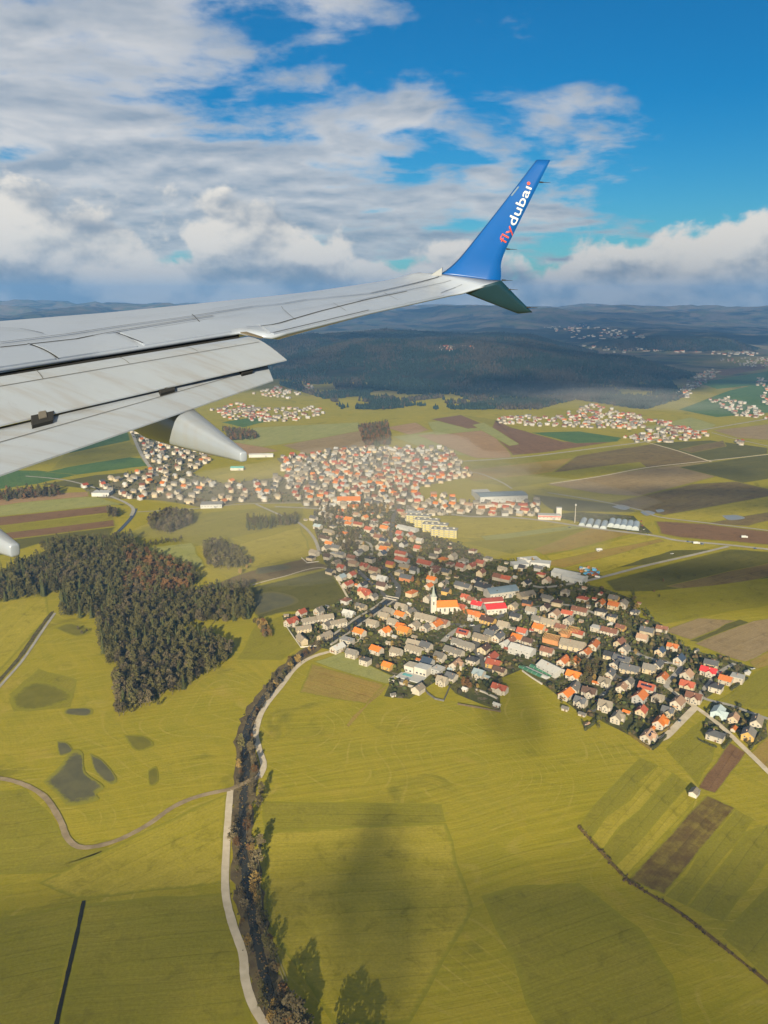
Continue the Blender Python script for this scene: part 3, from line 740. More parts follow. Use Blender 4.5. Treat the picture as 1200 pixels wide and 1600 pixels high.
class Geo:
    """collects vertices and faces"""
    def __init__(s): s.v, s.f, s.m = [], [], []
    def quad(s, pts, mi=0):
        i = len(s.v); s.v += [tuple(p) for p in pts]; s.f.append(tuple(range(i, i + len(pts)))); s.m.append(mi)
    def hexa(s, b, t, mi=0):
        """box from 4 bottom and 4 top points, both counter-clockwise from above"""
        i = len(s.v); s.v += [tuple(p) for p in b] + [tuple(p) for p in t]
        for f in ((3, 2, 1, 0), (4, 5, 6, 7), (0, 1, 5, 4), (1, 2, 6, 5), (2, 3, 7, 6), (3, 0, 4, 7)):
            s.f.append(tuple(i + k for k in f)); s.m.append(mi)
    def box(s, x0, x1, y0, y1, z0, z1, mi=0):
        s.hexa([(x0, y0, z0), (x1, y0, z0), (x1, y1, z0), (x0, y1, z0)], [(x0, y0, z1), (x1, y0, z1), (x1, y1, z1), (x0, y1, z1)], mi)
    def prism(s, L, W, H, R_, ox=0, oy=0, along='x', z0=0.0):
        """walls with gable ends, ridge along x (or y)"""
        l, w = L / 2, W / 2
        P = [(-l, -w, z0), (l, -w, z0), (l, w, z0), (-l, w, z0), (-l, -w, H), (l, -w, H), (l, w, H), (-l, w, H), (-l, 0, H + R_), (l, 0, H + R_)]
        if along == 'y': P = [(-p[1], p[0], p[2]) for p in P]
        i = len(s.v); s.v += [(p[0] + ox, p[1] + oy, p[2]) for p in P]
        for f in ((0, 1, 5, 4), (2, 3, 7, 6), (1, 2, 6, 9, 5), (3, 0, 4, 8, 7), (4, 5, 9, 8), (6, 7, 8, 9), (3, 2, 1, 0)):
            s.f.append(tuple(i + k for k in f)); s.m.append(0)
    def gable_roof(s, L, W, H, R_, ox=0, oy=0, along='x', ov=0.55, th=0.22):
        """one folded roof skin with thickness, eaves and verge overhang"""
        l, w = L / 2 + ov, W / 2
        sl = R_ / w; we = w + ov; he = H - ov * sl
        sec = [(-we, he), (0, H + R_), (we, he), (we, he + th), (0, H + R_ + th * 1.25), (-we, he + th)]
        P = [(-l, y, z) for y, z in sec] + [(l, y, z) for y, z in sec]
        if along == 'y': P = [(-p[1], p[0], p[2]) for p in P]
        i = len(s.v); s.v += [(p[0] + ox, p[1] + oy, p[2]) for p in P]
        n = 6
        for k in range(n): s.f.append((i + k, i + (k + 1) % n, i + n + (k + 1) % n, i + n + k)); s.m.append(0)
        for f in ((0, 5, 4, 1), (1, 4, 3, 2), (6, 7, 10, 11), (7, 8, 9, 10)): s.f.append(tuple(i + k for k in f)); s.m.append(0)
    def hip_roof(s, L, W, H, R_, ov=0.6, th=0.2):
        l, w = L / 2 + ov, W / 2 + ov
        r = max(l - w * 0.9, 0.4)
        i = len(s.v)
        s.v += [(-l, -w, H - .2), (l, -w, H - .2), (l, w, H - .2), (-l, w, H - .2), (-l, -w, H - .2 + th), (l, -w, H - .2 + th), (l, w, H - .2 + th), (-l, w, H - .2 + th), (-r, 0, H + R_), (r, 0, H + R_)]
        for f in ((3, 2, 1, 0), (0, 1, 5, 4), (1, 2, 6, 5), (2, 3, 7, 6), (3, 0, 4, 7), (4, 5, 9, 8), (5, 6, 9), (6, 7, 8, 9), (7, 4, 8)):
            s.f.append(tuple(i + k for k in f)); s.m.append(0)
    def cyl(s, c, r, h, n=12, r2=None, mi=0):
        r2 = r if r2 is None else r2
        i = len(s.v)
        for k in range(n):
            a = 2 * math.pi * k / n
            s.v.append((c[0] + r * math.cos(a), c[1] + r * math.sin(a), c[2])); s.v.append((c[0] + r2 * math.cos(a), c[1] + r2 * math.sin(a), c[2] + h))
        for k in range(n):
            k2 = (k + 1) % n
            s.f.append((i + 2 * k, i + 2 * k2, i + 2 * k2 + 1, i + 2 * k + 1)); s.m.append(mi)
        s.f.append(tuple(i + 2 * k + 1 for k in range(n))); s.m.append(mi)
    def mesh(s, name, mats=(), smooth=False):
        me = mesh_from(name, s.v, s.f, list(mats), smooth)
        if any(s.m): me.polygons.foreach_set('material_index', s.m)
        return me

# --- house kit: (length, width, wall height, roof rise)
KIT = {'G': (12.5, 9.6, 5.2, 3.6), 'L': (19, 9.6, 5.0, 3.6), 'H': (12.0, 10.8, 5.4, 2.9), 'X': (13.0, 9.4, 5.2, 3.6), 'F': (13, 10, 6.0, 0.4),
       'S': (5.5, 4.2, 2.4, 1.2), 'B': (26, 14, 5.2, 4.2), 'T': (18, 9.0, 5.4, 3.0), 'W': (30, 17, 7.0, 3.0)}
KMESH = {}
for k, (L, W, H, Rr) in KIT.items():
    wl, rf = Geo(), Geo()
    if k == 'H':
        wl.box(-L / 2, L / 2, -W / 2, W / 2, 0, H); rf.hip_roof(L, W, H, Rr)
    elif k == 'F':
        wl.box(-L / 2, L / 2, -W / 2, W / 2, 0, H)
        rf.box(-L / 2 - .3, L / 2 + .3, -W / 2 - .3, W / 2 + .3, H - 0.05, H + .35)
    else:
        wl.prism(L, W, H, Rr); rf.gable_roof(L, W, H, Rr)
        if k == 'X':
            wl.prism(6.4, 6.0, H - .1, 2.5, 1.5, -3.9, 'y'); rf.gable_roof(6.8, 6.0, H - .1, 2.5, 1.5, -3.6, 'y', ov=0.4, th=0.20)
    KMESH[k] = (wl.mesh('wall_' + k, [wall_mat('w')]), rf.mesh('roof_' + k, [roof_mat('o')]))
g = Geo(); g.box(-.38, .38, -.38, .38, 0, 1.7); g.box(-.46, .46, -.46, .46, 1.7, 1.9); CHIM_M = g.mesh('chimney', [CHIM])
g = Geo(); g.box(-.75, .75, -.06, .03, 0, 1.45, 0); g.box(-.62, -.04, -.09, -.05, .12, 1.33, 1); g.box(.04, .62, -.09, -.05, .12, 1.33, 1); WIN_M = g.mesh('window', [FRAME, GLASS])
g = Geo(); g.box(-.6, .6, -.08, .03, 0, 2.15); DOOR_M = g.mesh('door', [DOORM])
g = Geo(); g.box(-2.1, 2.1, -1.3, 0.02, 0, .16); g.box(-2.1, 2.1, -1.3, -1.2, .16, 1.05); g.box(-2.1, -2.0, -1.2, 0.02, .16, 1.05); g.box(2.0, 2.1, -1.2, 0.02, .16, 1.05); BALC_M = g.mesh('balcony', [mat_mottled('balcony_wood', (.24, .12, .06), (.34, .20, .11), 1.0)])
g = Geo(); g.box(-1.4, 1.4, -1.0, 1.0, 0, .06, 0); SOLAR_M = g.mesh('solar_panel', [mat_plain('solar_glass', (.012, .018, .045), 0.15)])

ANG = {'a': 55, 'b': -35, 'h': 2, 'v': 90, 'c': 25, 'e': -60}
HOUSES = []       # dict records of every single house
def add_house(x, y, roof, d, kind='G', wall='w', scale=1.0, full=False, jit=5, solar=False):
    HOUSES.append(dict(x=x, y=y, roof=roof, ang=R(ANG[d] + random.uniform(-jit, jit)), kind=kind, wall=wall, s=scale, full=full, solar=solar))
LISTS = {
 (1000, 1010): "190,35,v,a 370,115,v,a 165,160,s,a 90,200,g,b 215,280,o,a 440,265,t,a 670,150,s,b 645,225,R,b,X 805,300,o,b 915,285,w,b,F 715,370,k,b,H 505,470,n,b,X 170,465,b,b,H 355,520,t,a 265,590,s,b,X 190,700,O,a,X 75,825,t,a,X,w,1 880,660,t,a 1095,700,b,a 1020,812,g,a,G,y 710,820,s,b,H 65,385,r,b,G,w,1 15,595,r,a 0,470,o,a 880,765,O,a,S 300,205,b,b,S 1010,240,w,a,S,h",
 (860, 1030): "170,10,o,a 220,150,O,b,X 225,255,g,a 150,315,O,a 365,295,d,b,X 285,385,s,b,X 300,505,g,b,S 350,605,t,a,S 500,195,b,b,X 555,120,s,a 620,25,s,a 745,85,s,b,L,c 670,250,t,a 735,210,g,a 515,425,b,b,X 625,530,b,a,X 435,212,O,b,S 715,485,O,b,S 960,640,O,a,S 140,455,g,b,S",
 (780, 970): "350,60,O,b 170,150,O,b 75,195,w,a,G,h 215,95,r,b 580,55,n,b 275,180,d,b 215,270,w,b,W,h 450,280,n,b 690,220,b,b,B 890,215,o,a 810,290,o,a 655,370,O,a 485,435,w,e,B,h 1035,90,n,b,L 920,55,w,b,F 1140,50,n,b,G,y 1130,195,n,a 1175,262,g,a 1130,355,s,b,L,w,1 1065,320,k,b 425,80,r,b,S",
 (780, 860): "60,255,r,b 255,295,k,a 135,340,g,b 250,405,b,c,B,c 620,385,b,a,H 450,435,g,b 545,480,d,b,H 265,480,k,b,G,e 130,510,b,a 300,555,b,b 435,525,d,a 520,590,t,a 640,580,r,b 755,555,n,b,L 785,440,r,b,H 895,447,r,b,S 950,398,r,a,S 950,485,O,a 840,520,g,b,S 955,565,k,b,H 1075,450,g,b,G,y 1075,510,o,b 1160,495,b,a 1060,620,s,b,F 650,650,g,a 480,670,b,b,L 365,642,g,b 155,605,k,b 40,700,b,b 130,725,g,b,S 340,740,r,b,S 770,655,b,b,S,p 1040,690,w,a,S",
 (620, 860): "265,118,r,b,L 435,72,O,b,H,y 525,50,b,a 345,40,g,b 75,145,b,b,L,y 165,180,s,b 90,250,s,b,L,e 350,195,n,a 330,265,O,b 365,160,n,b,H 465,190,s,b 440,300,g,a 600,150,r,b 700,140,r,a 785,110,r,b 790,205,n,a 945,240,n,b 745,270,k,a 620,325,s,b,L 820,335,k,b,B 645,430,r,b,X 700,455,n,b 465,375,k,b,G,y 755,500,R,b 600,535,r,b,X 700,580,o,b,L 850,645,d,b,L,y 790,618,o,b 140,392,o,a,H,c,0 290,445,b,a 40,520,b,b 125,568,g,a 35,598,O,b 30,700,O,b,G,y 70,745,O,b,G,y 270,620,b,b,B 165,690,b,a 265,712,g,a 370,690,O,a 430,665,n,b 625,772,r,b,G,w,1 525,820,d,b,S 600,862,g,b 795,812,b,b,L 950,800,s,a 880,770,s,b 890,738,k,a 165,805,b,b,S 165,882,b,b,L 560,240,d,b,S 480,250,b,b,S 690,640,w,b,S 120,500,w,b,S 830,300,b,b,S 1110,245,w,b,S",
 (600, 980): "285,175,b,b,L 395,170,s,b 115,222,b,b 35,345,O,b,G,y 410,320,v,b 525,270,g,b 655,218,g,b,L 735,148,g,b,L 505,385,w,a,F,h 670,348,t,a,X 830,300,k,b,H 545,490,b,b,X 630,452,s,b 890,425,l,b,X 970,460,l,b,S 1085,390,d,b 1030,335,r,b,G,y 1010,272,r,a 940,188,d,a 1170,125,n,a 325,300,o,b,S 1150,190,r,b,S 85,625,g,c,S,h 760,575,w,b,S 1058,718,w,b,S 625,390,l,b,S",
 (430, 920): "105,242,b,h,S,c 245,218,r,a 150,305,r,a,X 410,202,g,a 315,292,b,c,T 465,272,b,c,T 265,362,b,c,T 490,322,g,a 590,315,b,c,T 250,465,b,e,T,c 465,432,b,a,T 690,218,w,b,X,h 805,152,g,b,X 840,38,r,a,X,c 920,62,g,a 915,312,b,b 1020,247,b,b 1065,207,b,b 1105,302,b,b 1030,388,O,a,X 790,398,O,b 675,475,w,b,F 585,545,w,a,G,w 720,598,g,b 950,562,O,b 845,665,g,b,F 1120,440,w,b,S 1065,500,b,b,S 1140,345,g,b,S",
 (460, 790): "430,48,O,a,G,c 180,112,s,b 105,127,b,b,S 220,187,l,b 320,237,b,b,L,c 290,300,d,b,L 510,130,O,b 510,165,O,b 440,142,s,b 600,165,r,b,L 325,92,b,b 590,272,k,b 605,338,b,b,X 650,388,b,b,H 700,218,r,b 845,208,O,b 755,257,k,b 790,292,n,b 840,322,v,b 985,258,r,b 970,302,r,a 1025,352,k,a 880,372,d,b,G,y 800,378,b,a 840,408,O,b 825,447,v,a 1080,268,r,a 1110,302,t,a 1155,392,r,b 1000,442,r,b,L 1010,502,r,b,L 155,478,k,b,H 185,437,b,b 300,392,g,a 390,387,s,b 385,442,w,b,F 440,452,s,b 315,472,d,b 540,482,n,b 555,532,t,b,G,c 660,562,r,b,X 710,497,k,b,F 900,542,r,b,G,y 750,602,n,b 760,652,b,b,F 825,682,w,b,X,h 440,577,r,b,X 440,662,l,a 340,607,k,b 535,642,r,a 500,727,r,a 640,737,k,a 820,747,d,b 895,747,g,b,S 655,812,r,b,X,c 590,740,o,b,S 1175,320,w,b 1060,130,w,b,S",
}
for (ox, oy), s in LISTS.items():
    for it in s.split():
        f = it.split(',')
        px, py = ox + float(f[0]) / 6, oy + float(f[1]) / 6
        p = G(px, py, 2.2 if len(f) > 4 and f[4] == 'S' else 4.5)
        wl = f[5] if len(f) > 5 else random.choice('wwwwwwwcch')
        add_house(p.x, p.y, f[2], f[3], f[4] if len(f) > 4 else 'G', wl, random.uniform(.80, .93), py > 940, 5, len(f) > 6 and f[6] == '1')
# push overlapping houses apart a little
for _ in range(6):
    for i, a in enumerate(HOUSES):
        for b_ in HOUSES[:i]:
            dx, dy = a['x'] - b_['x'], a['y'] - b_['y']
            dist = math.hypot(dx, dy) + 1e-6
            need = (KIT[a['kind']][0] + KIT[a['kind']][1] + KIT[b_['kind']][0] + KIT[b_['kind']][1]) * 0.23
            if dist < need:
                k = (need - dist) * 0.25 / dist
                a['x'] += dx * k; a['y'] += dy * k; b_['x'] -= dx * k; b_['y'] -= dy * k
N_LISTED = len(HOUSES)

# places that other buildings keep clear: (x, y, radius)
CLEAR = []
def keep(px, py, r): p = G(px, py); CLEAR.append((p.x, p.y, r))
for a in ((690, 950, 24), (676, 822, 46), (650, 836, 35), (700, 836, 35), (652, 1060, 24), (780, 925, 24), (772, 950, 22), (865, 998, 24), (845, 1054, 26), (895, 896, 34), (915, 900, 30),
          (780, 776, 60), (745, 780, 40), (815, 772, 40), (955, 816, 70), (862, 806, 30), (1122, 1110, 14), (545, 782, 22), (740, 1100, 30), (698, 1088, 18), (560, 970, 10), (585, 955, 10)): keep(*a)
def road_clear(x, y, m=6.0):
    for P, w in ROADS:
        if np.min((P[:, 0] - x) ** 2 + (P[:, 1] - y) ** 2) < (w / 2 + m) ** 2: return False
    return True
def infill(poly, n, mind, roofs, dirs, wmix='wwwwwcch', kinds='GGGGGGXHL', tries=40):
    xs = [p[0] for p in poly]; ys = [p[1] for p in poly]
    W = [G(*p) for p in poly]; wp = [(p.x, p.y) for p in W]
    x0, x1 = min(p[0] for p in wp), max(p[0] for p in wp); y0, y1 = min(p[1] for p in wp), max(p[1] for p in wp)
    made = 0
    arr = [(h['x'], h['y']) for h in HOUSES]
    for _ in range(n * tries):
        if made >= n: break
        x, y = random.uniform(x0, x1), random.uniform(y0, y1)
        if not in_poly([x], [y], wp)[0]: continue
        if any((x - c[0]) ** 2 + (y - c[1]) ** 2 < c[2] ** 2 for c in CLEAR): continue
        A = np.array(arr)
        if np.min((A[:, 0] - x) ** 2 + (A[:, 1] - y) ** 2) < mind ** 2: continue
        if not road_clear(x, y): continue
        add_house(x, y, random.choice(roofs), random.choice(dirs), random.choice(kinds), random.choice(wmix), random.uniform(.68, .88))
        arr.append((x, y)); made += 1
MIX = 'oOrrnndggsskbbbtw'
infill(VILLAGE[0], 80, 19.0, MIX, 'aabbb', kinds='GGGGXHSS')
infill([(480, 745), (640, 735), (740, 745), (650, 765), (660, 786), (640, 800), (480, 795)], 130, 17.0, 'oOOrrnnggbbtwws', 'abbbh')
infill([(660, 775), (840, 784), (845, 804), (655, 804)], 40, 17.0, 'oOrbbtg', 'bbah')
infill(VILLAGE[1], 340, 16.5, 'orrnngggggsbbbbtwww', 'abbbh')
infill(VILLAGE[2], 150, 17.0, 'oOrnnggggbbbbtwwss', 'bbah')
HOUSES.sort(key=lambda h: h['x'] ** 2 + h['y'] ** 2)
_main = [h for h in HOUSES if h['kind'] != 'S'][:285]
_shed = [h for h in HOUSES if h['kind'] == 'S'][:70]
SOLO = _main + _shed
_ids = {id(h) for h in SOLO}
REST = [h for h in HOUSES if id(h) not in _ids]

def place_house(h):
    k = h['kind']; L, W, H, Rr = KIT[k]
    root = bpy.data.objects.new('garden_shed' if k == 'S' else 'house', None); COL.objects.link(root)
    root.empty_display_size = 2
    root.location = (h['x'], h['y'], 0); root.rotation_euler.z = h['ang']; root.scale = (h['s'] * random.uniform(.82, 1.18), h['s'] * random.uniform(.88, 1.10), h['s'] * random.uniform(.85, 1.12))
    wm, rm = KMESH[k]
    link('wall', wm, root, wall_mat(h['wall']))
    rf = link('roof', rm, root, roof_mat(h['roof']))
    h['obj'] = root
    dist = math.hypot(h['x'], h['y'])
    if k == 'S':
        if h['full']:
            d = link('door', DOOR_M, root); d.location = (0.6, -W / 2, 0)
        return
    c = link('chimney', CHIM_M, rf)
    cx, cy = (L * random.uniform(-.25, .25), W * random.choice((-.14, .14)))
    c.location = (cx, cy, H + Rr * (1 - abs(cy) * 2 / W) - 0.5)
    if not h['full']: return
    d = link('door', DOOR_M, root); d.location = (L * .12, -W / 2, 0) if k != 'X' else (-L * .3, -W / 2, 0)
    lo, hi = 0.95, H - 2.1
    spots = []
    if k in ('L', 'B', 'T', 'W'): xs = (-.36, -.12, .12, .36)
    else: xs = (-.3, .3)
    for x in xs:
        if not (k == 'X' and x > 0):
            spots.append((x * L, -W / 2, hi, 0))
            spots.append((x * L - .4, -W / 2, lo, 0))
    for y in (-.22, .22):
        spots.append((-L / 2, y * W, hi + (.2 if k not in 'FH' else 0), -math.pi / 2))
        spots.append((-L / 2, y * W, lo, -math.pi / 2))
    if k == 'X':
        spots += [(0.2, -3.9 - 3.2, lo, 0), (2.8, -3.9 - 3.2, lo, 0), (1.5, -3.9 - 3.2, hi, 0)]
    if h['ang'] > 0.2:      # ridge runs away from the viewer's right: the far gable shows too
        for y in (-.22, .22): spots.append((L / 2, y * W, hi, math.pi / 2))
    for x, y, z, r in spots:
        w_ = link('window', WIN_M, root); w_.location = (x, y, z); w_.rotation_euler.z = r
    if k in ('G', 'L') and random.random() < .55:
        b_ = link('balcony', BALC_M, root)
        b_.location = (-L / 2, 0, 2.75); b_.rotation_euler.z = -math.pi / 2
    if h['solar']:
        sl = math.atan2(Rr, W / 2)
        for q in range(3):
            s_ = link('solar_panel', SOLAR_M, rf)
            yy = -W * .25
            s_.location = (-3 + q * 3.0, yy, H + Rr * (1 - abs(yy) * 2 / W) + .34); s_.rotation_euler.x = sl
for h in SOLO: place_house(h)

# --- the rest of the houses, too far off to tell apart
def house_stuff(name, recs, lab):
    V, F, C = [], [], []
    for (x, y, z, ang, L, W, H, Rr, wc, rc) in recs:
        cs, sn = math.cos(ang), math.sin(ang)
        l, w = L / 2, W / 2; o = .5
        P = [(-l, -w, -3), (l, -w, -3), (l, w, -3), (-l, w, -3), (-l, -w, H), (l, -w, H), (l, w, H), (-l, w, H), (-l, 0, H + Rr), (l, 0, H + Rr)]
        Q = [(-l - o, -w - o, H - .35), (l + o, -w - o, H - .35), (l + o, 0, H + Rr + .25), (-l - o, 0, H + Rr + .25), (l + o, w + o, H - .35), (-l - o, w + o, H - .35)]
        i = len(V)
        for p in P + Q: V.append((x + p[0] * cs - p[1] * sn, y + p[0] * sn + p[1] * cs, z + p[2]))
        C += [wc] * 10 + [rc] * 6
        for f in ((0, 1, 5), (0, 5, 4), (2, 3, 7), (2, 7, 6), (1, 2, 6), (1, 6, 5), (5, 6, 9), (3, 0, 4), (3, 4, 7), (7, 4, 8), (10, 11, 12), (10, 12, 13), (13, 12, 14), (13, 14, 15)):
            F.append(tuple(i + k for k in f))
    me = np_mesh(name, np.array(V), np.array(F), np.array(C), mat_attr('painted_houses', noise=0.3))
    tag(link(name, me), lab, 'houses', None, 'stuff')
def tint(c, a=.2):
    k = random.uniform(1 - a, 1 + a); return tuple(min(.9, v * k) for v in c)
recs = [(h['x'], h['y'], 0, h['ang'], KIT[h['kind']][0] * h['s'], KIT[h['kind']][1] * h['s'], KIT[h['kind']][2], KIT[h['kind']][3], tint(WALLS[h['wall']][1], .1), tint(ROOFS[h['roof']][1])) for h in REST]
_T = np.geomspace(2200.0, 19000.0, 420)
def ray_land(px, py):
    """where a line of sight meets the hilly land"""
    d = ray(px, py)
    hit = np.nonzero(CAM_H + d.z * _T < height(d.x * _T, d.y * _T))[0]
    if len(hit) == 0: return None
    t = _T[hit[0]]
    return d.x * t, d.y * t, CAM_H + d.z * t
house_stuff('village_houses', recs, 'crowded small houses of the farther half of the villages')
FARV = [([(330, 642), (360, 628), (410, 640), (500, 636), (512, 652), (440, 660), (350, 656)], 150), ([(395, 616), (430, 605), (470, 616), (450, 625)], 50), ([(472, 606), (488, 602), (492, 610), (476, 612)], 8),
        ([(770, 655), (830, 650), (860, 655), (900, 640), (925, 632), (960, 640), (1000, 650), (1015, 668), (980, 672), (900, 668), (790, 665)], 240),
        ([(975, 684), (1010, 672), (1060, 668), (1112, 680), (1060, 692), (990, 692)], 90), ([(1010, 657), (1040, 660), (1090, 672), (1060, 676)], 30),
        ([(1052, 618), (1070, 600), (1100, 580), (1130, 575), (1120, 590), (1090, 605), (1075, 624)], 110), ([(1100, 625), (1140, 622), (1190, 640), (1204, 655), (1150, 650)], 70),
        ([(1120, 562), (1210, 558), (1210, 576), (1160, 572)], 70), ([(1150, 690), (1162, 690), (1160, 696), (1148, 696)], 5), ([(1180, 590), (1210, 596), (1210, 640), (1190, 630)], 40)]
recs = []
for poly, n in FARV:
    xs = [p[0] for p in poly]; ys = [p[1] for p in poly]; k = 0
    while k < n:
        px, py = random.uniform(min(xs), max(xs)), random.uniform(min(ys), max(ys))
        if not in_poly([px], [py], poly)[0]: continue
        k += 1
        p = G(px, py)
        z = float(height(np.array([p.x]), np.array([p.y]))[0])
        if z > 4:
            q = ray_land(px, py)
            if q is None: continue
            p = Vector(q); z = q[2]
        recs.append((p.x, p.y, z, random.uniform(-1, 1), random.uniform(8, 13), random.uniform(7, 8.5), random.uniform(3.5, 5.5), 2.8, tint((.33, .30, .26), .15), tint(ROOFS[random.choice('orrnngggbbbbtwww')][1])))
for poly, n in [([(840, 512), (900, 505), (1000, 520), (1010, 530), (900, 530)], 45), ([(850, 538), (1000, 545), (1060, 552), (960, 552)], 40), ([(680, 540), (760, 545), (700, 552)], 10), ([(1120, 555), (1000, 548), (1200, 552), (1150, 560)], 30)]:
    xs = [p[0] for p in poly]; ys = [p[1] for p in poly]
    for _ in range(n * 3):
        px, py = random.uniform(min(xs), max(xs)), random.uniform(min(ys), max(ys))
        if not in_poly([px], [py], poly)[0]: continue
        q = ray_land(px, py)
        if q: recs.append((q[0], q[1], q[2], random.uniform(-1, 1), random.uniform(16, 34), random.uniform(10, 16), random.uniform(6, 10), 4, tint((.42, .40, .365), .1), tint(ROOFS[random.choice('orbbtw')][1])))
house_stuff('distant_villages', recs, 'distant villages scattered below the dark wooded hills')
# ================================================================== TREES
def foliage_mat(name, c1, c2, c3):
    m, nt, b = new_mat(name)
    co = coords()
    n = nnoise(co, 0.55, 3, 0.6).smooth(0.3, 0.7); n2 = nnoise(co, 2.5, 2, 0.6).smooth(0.35, 0.65)
    c = nmix(n, c1, c2); c = nmix(n2 * 0.5, c, c3)
    k = orand() * 0.7 + 0.65
    c = nmix(1.0, c, nvec(k, k, k), 'MULTIPLY')
    nt.links.new(c, b.inputs['Base Color']); b.inputs['Roughness'].default_value = 0.9; b.inputs['Specular IOR Level'].default_value = 0.1
    MATS[name] = m
    return m
KINDS = {  # words for the label, crown colours
 'spruce': ('dark green spruce', foliage_mat('spruce_needles', (.028, .036, .013), (.050, .054, .018), (.068, .068, .022))),
 'olive': ('olive-green bare-twigged tree', foliage_mat('olive_twigs', (.085, .078, .026), (.115, .098, .036), (.060, .060, .022))),
 'brown': ('grey-brown leafless tree', foliage_mat('brown_twigs', (.092, .075, .040), (.122, .098, .054), (.068, .056, .032))),
 'russet': ('russet-brown tree still in leaf', foliage_mat('russet_leaves', (.130, .068, .026), (.165, .090, .036), (.090, .055, .024))),
 'ochre': ('ochre-yellow tree in withered leaf', foliage_mat('ochre_leaves', (.22, .145, .042), (.17, .115, .038), (.26, .18, .06))),
}
BARK = mat_mottled('bark', (.075, .058, .042), (.12, .098, .075), 1.5)
def trunk_mesh(h, r, limbs, seed):
    rn = random.Random(seed); g = Geo()
    def limb(a, b, r0, r1, n=5):
        d = (b - a).normalized(); q = d.to_track_quat('Z', 'Y'); i = len(g.v)
        for p, rr in ((a, r0), (b, r1)):
            for k in range(n):
                v = p + q @ Vector((math.cos(2 * math.pi * k / n) * rr, math.sin(2 * math.pi * k / n) * rr, 0)); g.v.append(tuple(v))
        for k in range(n): g.f.append((i + k, i + (k + 1) % n, i + n + (k + 1) % n, i + n + k)); g.m.append(0)
    top = Vector((rn.uniform(-.3, .3), rn.uniform(-.3, .3), h * .9))
    mid = Vector((rn.uniform(-.2, .2), rn.uniform(-.2, .2), h * .45))
    limb(Vector((0, 0, -.3)), mid, r, r * .6); limb(mid, top, r * .6, r * .12)
    for _ in range(limbs):
        t = rn.uniform(.3, .8); a = rn.uniform(0, 6.28); s = mid * (t / .45) if t < .45 else mid.lerp(top, (t - .45) / .45)
        e = s + Vector((math.cos(a), math.sin(a), rn.uniform(.6, 1.1))) * h * rn.uniform(.14, .24)
        limb(s, e, r * .3, r * .06, 4)
    return g.mesh('trunk', [BARK])
def crown_blob(h, w, n_clump, per, leaf, seed, base=.28, egg=1.0):
    """leaf and twig faces gathered in uneven clumps"""
    rn = random.Random(seed); V, F = [], []
    for c in range(n_clump):
        while True:
            x, y, z = (rn.uniform(-1, 1) for _ in range(3))
            d = x * x + y * y + z * z
            if .15 < d < 1: break
        wz = 1 - .35 * egg * max(z, 0)
        cx, cy, cz = x * w / 2 * wz, y * w / 2 * wz, h * (base + (1 - base) * (z * .5 + .5)) * .97
        cr = rn.uniform(.10, .19) * w + .35
        for _ in range(per):
            p = Vector((rn.gauss(0, 1), rn.gauss(0, 1), rn.gauss(0, 1))); p = p.normalized() * cr * rn.random() ** .4
            p += Vector((cx, cy, cz))
            u = Vector((rn.gauss(0, 1), rn.gauss(0, 1), rn.gauss(0, 1))).normalized(); v = u.orthogonal().normalized()
            s = leaf * rn.uniform(.6, 1.3); i = len(V)
            V += [tuple(p - u * s), tuple(p + v * s * .7), tuple(p + u * s), tuple(p - v * s * .7)]; F.append((i, i + 1, i + 2, i + 3))
    return V, F
def crown_spruce(h, w, seed):
    rn = random.Random(seed); V, F = [], []
    layers = 13
    for k in range(layers):
        t = k / (layers - 1); z = h * (.10 + .88 * t); r = w / 2 * (1 - t) ** .85 + .25
        n = max(6, int(13 * (1 - t)) + 4)
        for j in range(n):
            a = 6.283 * (j + rn.random() * .8) / n; rr = r * rn.uniform(.7, 1.12); da = 3.1 / n * 1.25
            i = len(V)
            tip = (math.cos(a) * rr, math.sin(a) * rr, z - rr * rn.uniform(.28, .5))
            V += [(0, 0, z + h * .05), (math.cos(a - da) * rr * .6, math.sin(a - da) * rr * .6, z - rr * .12), tip, (math.cos(a + da) * rr * .6, math.sin(a + da) * rr * .6, z - rr * .12)]
            F.append((i, i + 1, i + 2, i + 3))
    return V, F
PROTO = {}
for kd in KINDS:
    PROTO[kd] = []
    for s in range(4):
        rn = random.Random(s + hash(kd) % 1 + 3)
        if kd == 'spruce':
            h, w = (17, 6.2) if s % 2 else (20, 5.6); VF = crown_spruce(h, w, s)
            tm = trunk_mesh(h, .30, 0, s)
        elif kd == 'olive':
            h, w = ((15, 6.5), (17, 6.0), (13, 7), (18, 6.2))[s]; VF = crown_blob(h, w, 30, 11, .62, s + 10, .14, 1.1); tm = trunk_mesh(h, .26, 6, s)
        else:
            h, w = ((14, 7.5), (16, 7), (12, 8), (15, 6.2))[s]; VF = crown_blob(h, w, 30, 13, .64, s + 20, .20, .9); tm = trunk_mesh(h, .27, 8, s)
        PROTO[kd].append((tm, mesh_from('crown', *VF, [KINDS[kd][1]]), h, w, VF))
TREES = []     # records of single trees
def tree_rec(x, y, kd, s=1.0, place=''): return dict(x=x, y=y, kd=kd, s=s, v=random.randrange(4), a=random.uniform(0, 6.28), place=place)
